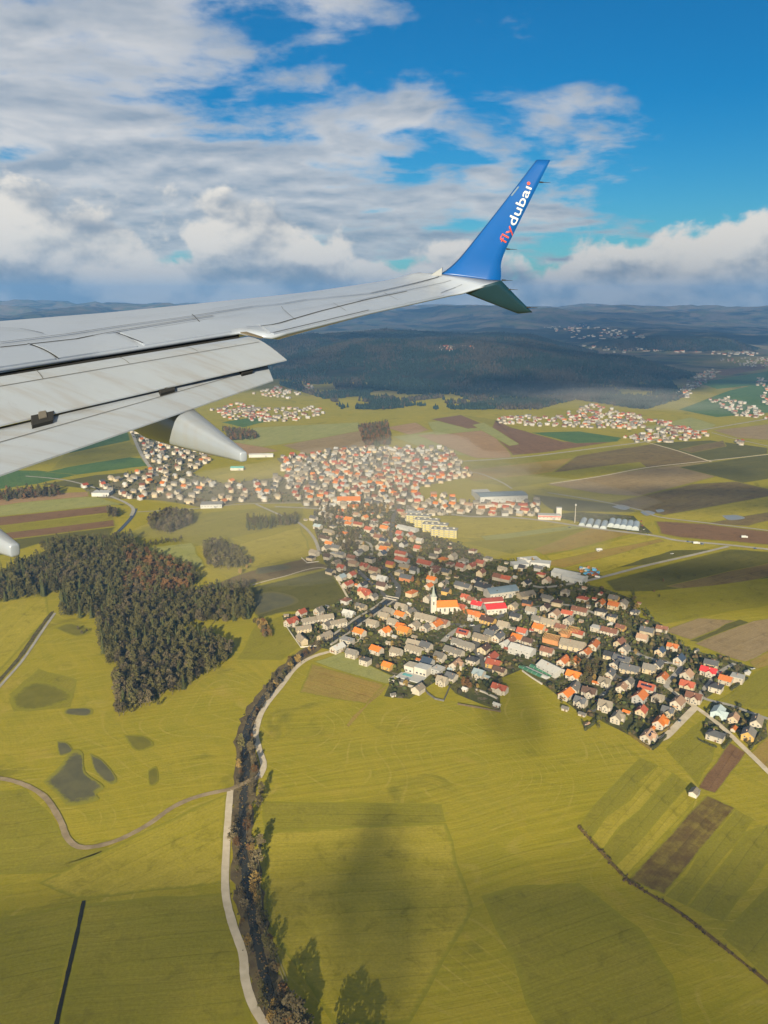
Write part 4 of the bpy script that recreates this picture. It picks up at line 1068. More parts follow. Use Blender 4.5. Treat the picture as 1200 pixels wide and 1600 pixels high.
def scatter(poly, spacing, kinds, smin, smax, place):
    W = [(p.x, p.y) for p in (G(*q) for q in poly)]
    x0, x1 = min(p[0] for p in W), max(p[0] for p in W); y0, y1 = min(p[1] for p in W), max(p[1] for p in W)
    xs, ys = np.meshgrid(np.arange(x0, x1, spacing), np.arange(y0, y1, spacing))
    xs = xs + RNG.uniform(-.42, .42, xs.shape) * spacing; ys = ys + RNG.uniform(-.42, .42, ys.shape) * spacing
    ok = in_poly(xs, ys, W)
    out = []
    for x, y in zip(xs[ok], ys[ok]):
        kd = kinds(x, y) if callable(kinds) else random.choice(kinds)
        out.append(tree_rec(float(x), float(y), kd, random.uniform(smin, smax), place))
    return out
S_, O_, B_, U_, C_ = 'spruce', 'olive', 'brown', 'russet', 'ochre'
def wood_kind(x, y):
    n = float(vnoise(np.array([x / 45.]), np.array([y / 45.]), 9)[0]); px, py = to_px(x, y)
    if 195 < px < 310 and 866 < py < 935: return random.choice((U_, B_, O_, U_, O_))
    if n > .58: return random.choice((O_, B_, O_, O_, B_))
    if n < .30: return random.choice((S_, O_, O_))
    return random.choice((O_, O_, O_, O_, S_, B_, B_))
BIGWOOD = [(-30, 925), (30, 885), (85, 870), (60, 858), (100, 850), (150, 850), (205, 842), (215, 862), (245, 875), (300, 893), (312, 912), (262, 938), (300, 930), (388, 918), (398, 955), (385, 972), (300, 978), (272, 992), (330, 1000), (362, 1015), (352, 1038), (285, 1080), (222, 1108), (184, 1122), (178, 1050), (156, 1015), (152, 968), (92, 964), (98, 930), (-30, 948)]
wood = scatter(BIGWOOD, 5.6, wood_kind, .72, 1.12, 'wood')
small = []
small += scatter([(232, 812), (262, 803), (302, 806), (300, 820), (262, 836), (235, 832)], 6.5, (B_, B_, O_), .75, 1.05, 'clump')
small += scatter([(316, 858), (345, 850), (366, 862), (388, 884), (372, 892), (325, 888)], 6.0, (O_, O_, B_), .7, 1.0, 'clump')
small += scatter([(383, 814), (466, 810), (466, 822), (385, 830)], 6.5, (S_, S_, O_, B_), .6, .9, 'row')
small += scatter([(-20, 774), (92, 766), (95, 776), (-20, 786)], 7.0, (S_, B_, B_, U_, O_), .7, 1.05, 'row')
small += scatter([(346, 672), (398, 676), (402, 686), (360, 690)], 8.0, (B_, S_, U_), .8, 1.0, 'clump')
small += scatter([(560, 668), (605, 662), (612, 696), (575, 700), (566, 690)], 8.0, (B_, S_, U_), .8, 1.0, 'clump')
small += scatter([(168, 800), (186, 800), (188, 810), (170, 810)], 7.0, (B_,), .8, 1.0, 'clump')
small += scatter([(215, 853), (284, 842), (286, 847), (222, 858)], 6.0, (B_, O_), .35, .55, 'hedge')
small += scatter([(397, 975), (412, 975), (426, 996), (414, 1000)], 4.5, (U_, B_, C_), .45, .65, 'clump')
grove = []
grove += scatter([(885, 1045), (905, 1030), (940, 1040), (948, 1066), (915, 1072), (890, 1066)], 7.0, (B_, O_, C_, O_), .5, .75, 'grove')
grove += scatter([(700, 962), (728, 962), (730, 984), (716, 984)], 6.0, (B_, B_, O_), .5, .7, 'grove')
grove += scatter([(722, 1064), (742, 1062), (744, 1076), (724, 1078)], 6.0, (U_,), .5, .6, 'grove')
grove += scatter([(545, 792), (610, 792), (605, 806), (540, 804)], 9.0, (B_, O_, C_), .55, .8, 'grove')
grove += scatter([(500, 800), (530, 795), (540, 822), (510, 828)], 9.0, (B_, O_), .5, .8, 'grove')
grove += scatter([(525, 838), (560, 835), (560, 868), (528, 862)], 8.0, (B_, O_, B_), .5, .8, 'grove')
# trees along the stream
RV = catmull([G(*p) for p in RIVER], 10)
river = []
acc = 0.0
for i in range(1, len(RV)):
    a, b_ = RV[i - 1], RV[i]; d = b_ - a; L = d.length; t = d.normalized(); nrm = Vector((-t.y, t.x, 0))
    k = 0.0
    while acc < L:
        for side, n in ((-1, 2), (1, 1)):
            for _ in range(n):
                if random.random() < .46:
                    p = a + t * acc + nrm * side * random.uniform(2.6, 6.0)
                    px, py = to_px(p.x, p.y)
                    s = random.uniform(.28, .66) if random.random() < .78 else random.uniform(.6, .85)
                    if py > 1660: continue
                    river.append(tree_rec(p.x, p.y, random.choice((B_, B_, B_, U_, C_, O_)), s, 'stream'))
        acc += random.uniform(3.6, 7.5)
    acc -= L
for px, py, s in ((446, 1590, 1.15), (458, 1606, 1.35), (470, 1618, 1.2), (436, 1612, .9), (424, 1600, .6), (476, 1640, 1.1), (408, 1245, .8), (404, 1262, .7), (408, 1330, .85), (404, 1352, .8), (402, 1384, .7), (530, 1652, 1.2), (545, 1660, 1.3), (568, 1668, 1.25), (582, 1676, 1.1), (430, 1580, .5)):
    p = G(px, py); river.append(tree_rec(p.x, p.y, B_ if s > .65 else C_, s, 'stream'))
lone = []
for px, py, kd, s in ((990, 930, S_, .62), (1036, 910, U_, .35), (1062, 906, O_, .35), (1086, 902, O_, .3), (1030, 934, O_, .35), (1022, 926, U_, .3), (248, 1104, O_, .45), (240, 1100, O_, .4), (205, 1116, O_, .5), (375, 898, C_, .6), (392, 882, U_, .55), (386, 890, C_, .5),
                      (122, 985, B_, .35), (128, 992, B_, .35), (136, 988, B_, .3), (982, 1040, O_, .5), (1000, 1118, O_, .4), (968, 1094, C_, .42), (962, 1100, O_, .45), (1032, 1110, O_, .4), (935, 1140, O_, .42), (912, 1136, B_, .35), (1184, 1158, O_, .4), (1170, 1166, O_, .42), (880, 1082, O_, .4), (878, 1100, O_, .4)):
    p = G(px, py); lone.append(tree_rec(p.x, p.y, kd, s, 'lone'))
# the single trees are those that show largest
cand = river + lone + grove + small
wood.sort(key=lambda t: -t['y'] * 0 + math.hypot(t['x'], t['y']))
cand.sort(key=lambda t: math.hypot(t['x'], t['y']) / t['s'])
near_c, rest_c = cand[:170], cand[170:]
solo_trees = near_c + wood[:125]
rest_trees = rest_c + wood[125:]
for t in solo_trees:
    tm, cm, h, w, _ = PROTO[t['kd']][t['v']]
    root = bpy.data.objects.new('spruce_tree' if t['kd'] == 'spruce' else 'broadleaf_tree', None); COL.objects.link(root)
    root.location = (t['x'], t['y'], 0); root.rotation_euler.z = t['a']; s = t['s']; root.scale = (s * random.uniform(.9, 1.15), s * random.uniform(.9, 1.15), s)
    link('trunk', tm, root); link('crown', cm, root)
    t['obj'] = root; TREES.append(t)
def tree_stuff(name, recs, label):
    """many crowns and stems joined"""
    for kd in KINDS:
        V, F = [], []; base = 0
        for t in recs:
            if t['kd'] != kd: continue
            h, w, (v, f) = PROTO[kd][t['v']][2:]
            v = np.array(v) * t['s']; cs, sn = math.cos(t['a']), math.sin(t['a'])
            q = np.stack([v[:, 0] * cs - v[:, 1] * sn + t['x'], v[:, 0] * sn + v[:, 1] * cs + t['y'], v[:, 2] + t.get('z', 0)], 1)
            V.append(q); F.append(np.array(f) + base); base += len(q)
        if V:
            me = np_mesh(name, np.concatenate(V), np.concatenate(F), mat=KINDS[kd][1], quads=True)
            tag(link(name, me), label.format(kd), 'woodland', None, 'stuff')
for poly, n in ((VILLAGE[0], 190), (VILLAGE[1], 170), (VILLAGE[2], 130)):
    W = [(p.x, p.y) for p in (G(*q) for q in poly)]; X = RNG.uniform(min(p[0] for p in W), max(p[0] for p in W), n * 6); Y = RNG.uniform(min(p[1] for p in W), max(p[1] for p in W), n * 6)
    ok = in_poly(X, Y, W); HB = np.array([(h['x'], h['y']) for h in HOUSES]); k = 0
    for x, y in zip(X[ok], Y[ok]):
        if k < n and np.min((HB[:, 0] - x) ** 2 + (HB[:, 1] - y) ** 2) > 49 and road_clear(x, y, 2.0):
            rest_trees.append(tree_rec(float(x), float(y), random.choice((B_, B_, O_, O_, S_, C_)), random.uniform(.32, .62), 'garden')); k += 1
tree_stuff('woodland', rest_trees, 'mass of {} trees deep in the woods and among distant gardens')

# --- garden shrubs and hedge bushes between the houses
def shrub_field(name, pts, label, cols, hmin, hmax, wf=(.8, 1.3)):
    ico = bmesh.new(); bmesh.ops.create_icosphere(ico, subdivisions=1, radius=.5)
    iv = np.array([v.co[:] for v in ico.verts]); itf = np.array([[v.index for v in f.verts] for f in ico.faces]); ico.free()
    n = len(pts)
    sz = RNG.uniform(hmin, hmax, n) ** 1.0; wf_ = RNG.uniform(*wf, n)
    jit = 1 + RNG.uniform(-.35, .35, (n, len(iv), 1))
    V = iv[None] * jit
    V = V * np.stack([sz * wf_, sz * wf_, sz], 1)[:, None, :]
    V[:, :, 2] += (sz * .42)[:, None]
    P = np.array(pts, float)
    V[:, :, 0] += P[:, None, 0]; V[:, :, 1] += P[:, None, 1]; V[:, :, 2] += P[:, None, 2]
    F = (itf[None] + (np.arange(n) * len(iv))[:, None, None]).reshape(-1, 3)
    c = np.array(cols)[RNG.integers(0, len(cols), n)] * RNG.uniform(.7, 1.25, (n, 1))
    C = np.repeat(c, len(iv), 0)
    me = np_mesh(name, V.reshape(-1, 3), F, C, mat_attr('shrub_leaves', noise=1.2))
    tag(link(name, me), label, 'shrubs', None, 'stuff')
pts = []
HA = np.array([(h['x'], h['y']) for h in HOUSES])
def free_of_houses(x, y, d): return np.min((HA[:, 0] - x) ** 2 + (HA[:, 1] - y) ** 2) > d * d
for poly, n in ((VILLAGE[0], 3800), (VILLAGE[1], 1100), (VILLAGE[2], 700), (VILLAGE[3], 70)):
    W = [(p.x, p.y) for p in (G(*q) for q in poly)]
    x0, x1 = min(p[0] for p in W), max(p[0] for p in W); y0, y1 = min(p[1] for p in W), max(p[1] for p in W)
    X, Y = RNG.uniform(x0, x1, n * 4), RNG.uniform(y0, y1, n * 4)
    ok = in_poly(X, Y, W); k = 0
    for x, y in zip(X[ok], Y[ok]):
        if k >= n: break
        if free_of_houses(x, y, 5.6) and road_clear(x, y, 1.0) and not any((x - c[0]) ** 2 + (y - c[1]) ** 2 < (c[2] * .6) ** 2 for c in CLEAR): pts.append((x, y, 0)); k += 1
shrub_field('garden_shrubs', pts, 'bushes and small garden trees between the village houses', [(.045, .050, .018), (.07, .07, .022), (.10, .08, .03), (.09, .065, .035), (.05, .06, .02), (.10, .10, .025), (.03, .036, .014), (.04, .036, .02)], 1.2, 4.6)
pts = []
for p in RV:
    for _ in range(9):
        o = Vector((random.gauss(0, 3.0), random.gauss(0, 2.5), 0)); pts.append((p.x + o.x, p.y + o.y, 0))
for poly_px, n in (([(904, 1292), (940, 1332), (975, 1370), (992, 1384), (1060, 1425), (1130, 1480), (1230, 1560)], 260), ([(82, 956), (60, 985), (30, 1028), (0, 1062)], 120), ([(978, 1372), (1000, 1388)], 40)):
    C = catmull([G(*p) for p in poly_px], 12)
    for _ in range(n):
        p = random.choice(C); q = random.choice(C[max(0, C.index(p) - 1):C.index(p) + 2]); p = p.lerp(q, random.random())
        pts.append((p.x + random.gauss(0, .9), p.y + random.gauss(0, .9), 0))
shrub_field('bank_scrub', pts, 'withered brown scrub lining the stream banks and ditches', [(.075, .052, .028), (.095, .068, .030), (.055, .042, .022), (.10, .080, .028), (.085, .055, .034)], .3, 1.2)

# --- the forest on the hills
def hill_forest():
    n = 150000
    Y = RNG.uniform(2500, 5700, n); X = RNG.uniform(-.46, .52, n) * Y
    H = height(X, Y)
    edge = (fbm(X / 160, Y / 160, 77) - .5) * 26
    px = 600 + FPX * X / (Y * CP + (CAM_H - H) * SP); 
    ok = (H > 9 + edge)
    ok &= ~((H < 60) & (fbm(X / 230, Y / 230, 55) > .66))
    # tongues of wood on the level ground before the hills
    uz = Y * SP - (CAM_H - H) * CP; fy = Y * CP + (CAM_H - H) * SP; py = 800 - FPX * uz / fy
    for poly in ([(430, 600), (520, 628), (560, 660), (606, 640), (690, 632), (720, 648), (800, 650), (880, 642), (905, 632), (1010, 640), (1070, 622), (1050, 600), (900, 585), (600, 585)],):
        nz = (fbm(X / 120, Y / 120, 31) > .40)
        ok |= in_poly(px, py, poly) & nz & (H < 30)
    for poly in ([(612, 655), (680, 640), (700, 650), (640, 662)], [(640, 628), (690, 622), (690, 630)], [(840, 640), (900, 625), (1000, 640), (930, 655)], [(470, 602), (520, 600), (530, 615), (480, 614)]):
        ok &= ~in_poly(px, py, poly)
    X, Y, H = X[ok], Y[ok], H[ok]
    n = min(len(X), 62000); X, Y, H = X[:n], Y[:n], H[:n]
    s = RNG.uniform(.7, 1.25, n); h = 15 * s; w = 8.5 * RNG.uniform(.8, 1.2, n)
    k = 5
    a0 = RNG.uniform(0, 6.28, n)
    rings = [(0.10, .75), (.55, 1.0)]
    V = np.zeros((n, 2 * k + 1, 3))
    conif = RNG.random(n) < .45
    for r, (zf, wf) in enumerate(rings):
        for j in range(k):
            a = a0 + 6.283 * j / k
            rr = w / 2 * RNG.uniform(.75, 1.2, n) * np.where(conif, (1.05, .62)[r], wf)
            V[:, r * k + j, 0] = X + np.cos(a) * rr; V[:, r * k + j, 1] = Y + np.sin(a) * rr; V[:, r * k + j, 2] = H + h * zf * RNG.uniform(.85, 1.15, n)
    V[:, 2 * k] = np.stack([X, Y, H + h * np.where(conif, 1.15, .92)], 1)
    T = []
    for j in range(k):
        j2 = (j + 1) % k
        T += [(j, j2, k + j2), (j, k + j2, k + j), (k + j, k + j2, 2 * k)]
    T = (np.array(T)[None] + (np.arange(n) * (2 * k + 1))[:, None, None]).reshape(-1, 3)
    patch = fbm(X / 140, Y / 140, 91) + RNG.uniform(-.12, .12, n)
    c = np.where((patch > .52)[:, None], np.array([[.044, .038, .028]]), np.array([[.017, .027, .020]])) * RNG.uniform(.7, 1.3, (n, 1))
    me = np_mesh('hill_forest', V.reshape(-1, 3), T, np.repeat(c, 2 * k + 1, 0), mat_attr('forest_crowns'))
    tag(link('hill_forest', me), 'unbroken dark forest covering the hills beyond the plain', 'forest', None, 'stuff')
    print('forest trees', n)
hill_forest()
print('solo', len(solo_trees), 'rest', len(rest_trees), 'river', len(river), 'houses', len(SOLO), len(REST), 'listed', N_LISTED)
# ================================================================== LANDMARK BUILDINGS AND SMALL THINGS
def thing(name, label, cat, loc, rz=0.0, group=None):
    o = bpy.data.objects.new(name, None); COL.objects.link(o); o.location = loc; o.rotation_euler.z = rz
    return tag(o, label, cat, group)
def part(name, geo, mat, parent, loc=(0, 0, 0), rz=0.0):
    o = link(name, geo.mesh(name, [mat] if not isinstance(mat, (list, tuple)) else mat), parent); o.location = loc; o.rotation_euler.z = rz
    return o
WHITE = mat_mottled('white_render', (.44, .415, .375), (.37, .345, .305), 0.2, rand=0)
STEELW = mat_mottled('white_sheet_steel', (.41, .41, .405), (.35, .355, .355), 0.1, rand=0, rough=.5)
GREYR = mat_mottled('grey_flat_roof', (.26, .26, .26), (.20, .20, .205), 0.1, rand=0)
CONC = mat_mottled('concrete', (.36, .33, .29), (.28, .26, .23), 0.25, rand=0)
def win_row(parent, n, x0, x1, y, z, rz=0.0, mesh=None):
    for k in range(n):
        w = link('window', mesh or WIN_M, parent); t = (k + .5) / n
        w.location = (x0 + (x1 - x0) * t, y, z) if rz == 0 else (y, x0 + (x1 - x0) * t, z); w.rotation_euler.z = rz
# church
p = G(690, 957)
ch = thing('church', 'white village church with slim pointed spire and orange nave roof', 'church', (p.x, p.y, 0), R(6))
g = Geo(); g.prism(22, 11, 8.5, 5.0, 5, 0); part('nave', g, WHITE, ch)
g = Geo(); g.gable_roof(22, 11, 8.5, 5.0, 5, 0); part('nave_roof', g, roof_mat('O'), ch)
g = Geo(); g.box(-12, -6.2, -2.9, 2.9, 0, 18.5); tw = part('tower', g, WHITE, ch)
g = Geo(); g.box(-12.4, -5.8, -3.3, 3.3, 18.5, 19.1); part('cornice', g, WHITE, tw)
g = Geo(); g.cyl((-9.1, 0, 19.1), 3.4, 3.2, 8, 1.7); g.cyl((-9.1, 0, 22.3), 1.7, 9.5, 8, 0.08); part('spire', g, mat_mottled('weathered_copper', (.20, .235, .22), (.28, .29, .26), .5, rand=0), tw)
g = Geo(); g.cyl((0, 0, 0), 1.0, .12, 16); ck = part('clock_face', g, mat_plain('clock_white', (.5, .5, .48)), tw, (-9.1, -2.9, 15.2)); ck.rotation_euler.x = R(90)
for z in (10, 13): 
    g = Geo(); g.box(-.5, .5, -.08, .02, 0, 1.8); part('belfry_window', g, GLASS, tw, (-9.1, -2.9, z - (0 if z == 10 else 1.2)))
for k in range(4):
    g = Geo(); g.box(-.6, .6, -.08, .02, 0, 3.6); part('nave_window', g, GLASS, ch, (-2.5 + k * 5, -5.5, 3))
g = Geo(); g.cyl((16, 0, 0), 4.2, 7.0, 8); part('apse', g, WHITE, ch)
g = Geo(); g.cyl((16, 0, 7.0), 4.7, 3.2, 8, .2); part('apse_roof', g, roof_mat('O'), ch)
# apartment blocks
YEL = mat_mottled('pale_yellow_render', (.46, .395, .12), (.40, .335, .10), 0.2, rand=.08)
SLABW = mat_mottled('balcony_white', (.42, .40, .33), (.36, .345, .29), 0.3, rand=0)
def apartment(px, py, L, label):
    p = G(px, py, 4)
    a = thing('apartment_block', label, 'apartment block', (p.x, p.y, 0), R(-14), 'pale yellow apartment blocks in a stepped row')
    g = Geo(); g.box(-L / 2, L / 2, -7, 7, 0, 11.6); part('wall', g, YEL, a)
    for f in range(4):
        g = Geo(); g.box(-L / 2 - .2, L / 2 + .2, -8.5, -7.0, f * 2.9 + 2.5, f * 2.9 + 3.3); part('balcony', g, SLABW, a)
        g = Geo(); g.box(-L / 2 - 1.3, -L / 2, -7, 7, f * 2.9 + 2.5, f * 2.9 + 3.3); part('balcony', g, SLABW, a)
        win_row(a, 5, -L / 2, L / 2, -7, f * 2.9 + .7)
    g = Geo(); g.box(-L / 2 - .4, L / 2 + .4, -7.4, 7.4, 11.6, 12.1); rf = part('roof', g, GREYR, a)
    for k in range(4):
        g = Geo(); g.box(-1.6, 1.6, -1.6, 1.6, 0, 1.5); part('roof_plant', g, SLABW, rf, (-L / 2 + (k + .6) * L / 4.2, random.uniform(-3, 3), 12.1))
for (px, py), lb in zip(((655, 812), (668, 819), (681, 826), (695, 834)), ('farthest of four pale yellow apartment blocks, beside the red-topped shop', 'second farthest of four pale yellow apartment blocks in a stepped row', 'third of four pale yellow apartment blocks counting from the shop', 'closest of four pale yellow apartment blocks, beside the open meadow')):
    apartment(px, py, 36, lb)
def hall(name, label, cat, px, py, L, W, H, Rr, ang, wm, rm, z=4, roof='gable', wins=0, stripe=None):
    p = G(px, py, z)
    a = thing(name, label, cat, (p.x, p.y, 0), R(ang))
    g = Geo()
    if roof == 'gable': g.prism(L, W, H, Rr)
    else: g.box(-L / 2, L / 2, -W / 2, W / 2, 0, H)
    part('wall', g, wm, a)
    g = Geo()
    if roof == 'gable': g.gable_roof(L, W, H, Rr, ov=.4)
    else: g.box(-L / 2 - .3, L / 2 + .3, -W / 2 - .3, W / 2 + .3, H, H + .5)
    part('roof', g, rm, a)
    if wins: win_row(a, wins, -L / 2, L / 2, -W / 2, H * .45)
    if stripe:
        g = Geo(); g.box(-L / 2 - .1, L / 2 + .1, -W / 2 - .12, -W / 2, H - 2.0, H - .6); part('fascia_band', g, stripe, a)
    g = Geo(); g.box(-1.8, 1.8, -.1, .02, 0, 3.4); part('gate', g, mat_plain('steel_gate', (.20, .21, .23), .5), a, (L * .2, -W / 2, 0))
    return a
BLUER = mat_mottled('blue_grey_sheet_roof', (.17, .225, .28), (.13, .175, .22), 0.08, rand=0, rough=.45)
hall('factory_hall', 'long white factory hall with blue-grey roof beside the orchard rows', 'factory', 783, 778, 82, 34, 11, 2.0, 9, STEELW, BLUER, wins=12)
hall('factory_hall', 'low pale annexe standing before the long white factory', 'factory', 772, 789, 62, 9, 6, .8, 9, WHITE, mat_mottled('tan_sheet', (.34, .25, .18), (.30, .23, .17), .1, rand=0), wins=8)
hall('factory_hall', 'flat white block joined to the factory by the red-roofed houses', 'factory', 752, 772, 28, 26, 9, .5, 9, STEELW, STEELW, roof='flat')
hall('warehouse', 'large white warehouse with blue-grey roof behind the church', 'warehouse', 783, 926, 36, 17, 7.5, 4.0, 20, WHITE, BLUER, wins=8)
hall('warehouse', 'wide hall with bright red roof right of the church', 'warehouse', 773, 951, 22, 14, 6.5, 3.4, 12, WHITE, roof_mat('R'), wins=5)
hall('warehouse', 'long dark-red roofed hall behind the bright red roof', 'warehouse', 768, 940, 24, 10, 6, 2.5, 12, WHITE, mat_mottled('oxide_red_sheet', (.26, .06, .045), (.20, .05, .04), .1, rand=0), wins=4)
hall('school_building', 'big orange-roofed hall above the village meadow', 'school', 545, 784, 38, 17, 8, 5, 3, WHITE, roof_mat('O'), wins=9)
hall('storage_hall', 'low white storage hall beside the yellow apartment blocks', 'hall', 637, 824, 34, 11, 4, 1.8, -38, STEELW, STEELW)
hall('shop_building', 'white roadside building with red fascia band by the greenhouses', 'shop', 858, 807, 34, 13, 7, .5, -8, WHITE, STEELW, roof='flat', wins=6, stripe=mat_plain('red_sign', (.50, .06, .05), .5))
hall('shop_building', 'small white shop with red fascia above the apartment blocks', 'shop', 646, 802, 24, 12, 6, .5, 0, WHITE, STEELW, roof='flat', wins=4, stripe=mat_plain('red_sign', (.50, .06, .05), .5))
hall('silo_tower', 'narrow white tower at the end of the roadside shop', 'tower', 873, 804, 8, 7, 15, .5, -8, WHITE, STEELW, roof='flat')
hall('market_hall', 'white tent hall beside the fairground yard, farther of two', 'tent hall', 884, 897, 30, 18, 6, 2.5, -38, STEELW, STEELW)
hall('market_hall', 'white tent hall beside the fairground yard, nearer of two', 'tent hall', 898, 903, 26, 16, 6, 2.5, -38, STEELW, STEELW)
hall('long_shed', 'long white shed alone in the fields under the flap fairing', 'shed', 408, 711, 52, 12, 6, 1.5, 6, STEELW, STEELW)
hall('hall_building', 'white hall at the road bend of the far village', 'hall', 160, 770, 30, 22, 6, 1.5, 0, STEELW, STEELW, roof='flat')
hall('hall_building', 'pale modern hall at the meadow edge of the far village', 'hall', 331, 788, 34, 22, 6, 1.5, 6, STEELW, GREYR, roof='flat', wins=7)
hall('sports_hall', 'turquoise-roofed sports hall on the meadow below the long shed', 'hall', 371, 731, 26, 14, 5, 2, 0, WHITE, mat_mottled('turquoise_sheet', (.12, .38, .36), (.10, .32, .31), .1, rand=0))
for q, (px, py, L, lb) in enumerate(((845, 879, 24, 'white flat-roofed workshop at the meadow corner, widest of its cluster'), (826, 874, 26, 'white flat-roofed workshop at the meadow corner, middle of its cluster'), (812, 881, 20, 'white flat-roofed workshop at the meadow corner, beside the village houses'))):
    hall('workshop', lb, 'workshop', px, py, L, 14, 5, .5, 12 - 30 * (q == 0), STEELW, STEELW, roof='flat')
hall('field_barn', 'tiny pale hut standing alone between the field strips', 'hut', 1085, 1238, 7.0, 5.2, 2.8, 1.4, 50, WHITE, roof_mat('b'), z=2)
# mast
p = G(898, 817); m_ = thing('radio_mast', 'tall slender mast beside the arched greenhouses', 'mast', (p.x, p.y, 0))
g = Geo(); g.cyl((0, 0, 0), .8, 28, 8, .35); part('pole', g, CONC, m_)
g = Geo(); g.cyl((0, 0, 27), 1.3, 2.4, 8, 1.3); part('antenna_head', g, STEELW, m_)
# greenhouses
def film_mat():
    m, nt, b = new_mat('greenhouse_film')
    c = nmix(nnoise(coords(), .25, 3).smooth(.3, .7), (.33, .365, .385), (.27, .30, .325))
    nt.links.new(c, b.inputs['Base Color']); b.inputs['Roughness'].default_value = .25
    return m
FILM = film_mat()
def tunnel(label, px, py, L, W, H, ang, mat, name='greenhouse_tunnel', group='arched greenhouse tunnels by the main road'):
    p = G(px, py, 1.5); a = thing(name, label, 'greenhouse', (p.x, p.y, 0), R(ang), group)
    n = 9; g = Geo(); i = len(g.v)
    for x in (-L / 2, L / 2):
        for k in range(n): t = math.pi * k / (n - 1); g.v.append((x, -math.cos(t) * W / 2, math.sin(t) ** .8 * H))
    for k in range(n - 1): g.f.append((i + k, i + n + k, i + n + k + 1, i + k + 1)); g.m.append(0)
    g.f.append(tuple(range(i + n - 1, i - 1, -1))); g.m.append(0); g.f.append(tuple(range(i + n, i + 2 * n))); g.m.append(0)
    part('film', g, mat, a)
    for x in np.linspace(-L / 2, L / 2, 6):
        g = Geo()
        for k in range(n - 1):
            t0, t1 = math.pi * k / (n - 1), math.pi * (k + 1) / (n - 1)
            a0 = (-math.cos(t0) * W / 2 * 1.012, math.sin(t0) ** .8 * H * 1.015 + .02); a1 = (-math.cos(t1) * W / 2 * 1.012, math.sin(t1) ** .8 * H * 1.015 + .02)
            g.quad([(x - .1, *a0), (x + .1, *a0), (x + .1, *a1), (x - .1, *a1)])
        part('hoop', g, STEELW, a)
    return a
for (px, py), lb in zip(((911, 816), (922, 817.5), (933, 819), (944, 820.5)), ('first arched greenhouse tunnel counting from the mast', 'second arched greenhouse tunnel counting from the mast', 'third arched greenhouse tunnel counting from the mast', 'fourth arched greenhouse tunnel, beside the wide glasshouse')):
    tunnel(lb, px, py, 34, 9.5, 5.0, 70, FILM)
for k, od in enumerate(('first', 'second', 'third', 'fourth', 'fifth')):
    px = 956 + k * 9.4; tunnel(od + ' bay of the wide white glasshouse counting from the tunnels', px, 818 + k * 1.2, 34, 10.5, 6.5, 70, FILM, 'glasshouse_bay', 'bays of the wide glasshouse')
GRN = mat_mottled('green_shade_net', (.035, .12, .075), (.05, .15, .095), .2, rand=.1)
for k, (px, py, m, lb) in enumerate(((830, 1047, GRN, 'outer green nursery tunnel along the meadow wall'), (839, 1050, STEELW, 'white film nursery tunnel between two green ones'), (847, 1046, GRN, 'inner green nursery tunnel next to the white hall'))):
    tunnel(lb, px, py, 26, 5.2, 2.0, -52, m, 'nursery_tunnel', 'low nursery tunnels at the meadow edge')
# half-built brick houses with open rafters
BRICK = mat_mottled('orange_hollow_brick', (.46, .22, .09), (.40, .18, .08), .5, rand=.1)
TIMB = mat_mottled('new_timber', (.50, .33, .14), (.42, .26, .11), .5, rand=.1)
for px, py, L, W, lb in ((864, 999, 17, 12, 'large unroofed house of orange brick with bare timber rafters'), (882, 991, 9, 8, 'middle half-built house with bare timber rafters'), (897, 987, 10, 8, 'small half-built house with timber rafters beside the garden')):
    p = G(px, py, 3); a = thing('unfinished_house', lb, 'house', (p.x, p.y, 0), R(-35), 'half-built houses with open rafters')
    H, Rr = 4.6, 3.4
    g = Geo(); g.box(-L / 2, L / 2, -W / 2, W / 2, 0, H); part('wall', g, BRICK, a)
    n = int(L / 1.3)
    for k in range(n + 1):
        x = -L / 2 + L * k / n
        for s in (-1, 1):
            g = Geo(); y0 = s * (W / 2 + .4)
            g.hexa([(x - .14, min(y0, 0), H if y0 < 0 else H + Rr), (x + .14, min(y0, 0), H if y0 < 0 else H + Rr), (x + .14, max(y0, 0), H + Rr if y0 < 0 else H), (x - .14, max(y0, 0), H + Rr if y0 < 0 else H)],
                   [(x - .14, min(y0, 0), .35 + (H if y0 < 0 else H + Rr)), (x + .14, min(y0, 0), .35 + (H if y0 < 0 else H + Rr)), (x + .14, max(y0, 0), .35 + (H + Rr if y0 < 0 else H)), (x - .14, max(y0, 0), .35 + (H + Rr if y0 < 0 else H))])
            part('rafter', g, TIMB, a)
    g = Geo(); g.box(-L / 2 - .3, L / 2 + .3, -.12, .12, H + Rr + .1, H + Rr + .38); part('ridge_beam', g, TIMB, a)
# wrapped house by the gravel road
p = G(1122, 1112, 3); a = thing('wrapped_house', 'house under pale blue-white sheeting at the gravel road fork', 'house', (p.x, p.y, 0), R(55))
WRAP = mat_mottled('pale_blue_sheeting', (.36, .43, .455), (.31, .38, .41), .4, rand=0)
g = Geo(); g.prism(13, 9, 4, 2.6); g.prism(8, 8, 3.8, 2.2, -3, -4, 'y'); part('wall', g, WRAP, a)
g = Geo(); g.gable_roof(13, 9, 4, 2.6, ov=.3); g.gable_roof(8, 8, 3.8, 2.2, -3, -4, 'y', ov=.3, th=.18); part('roof', g, WRAP, a)
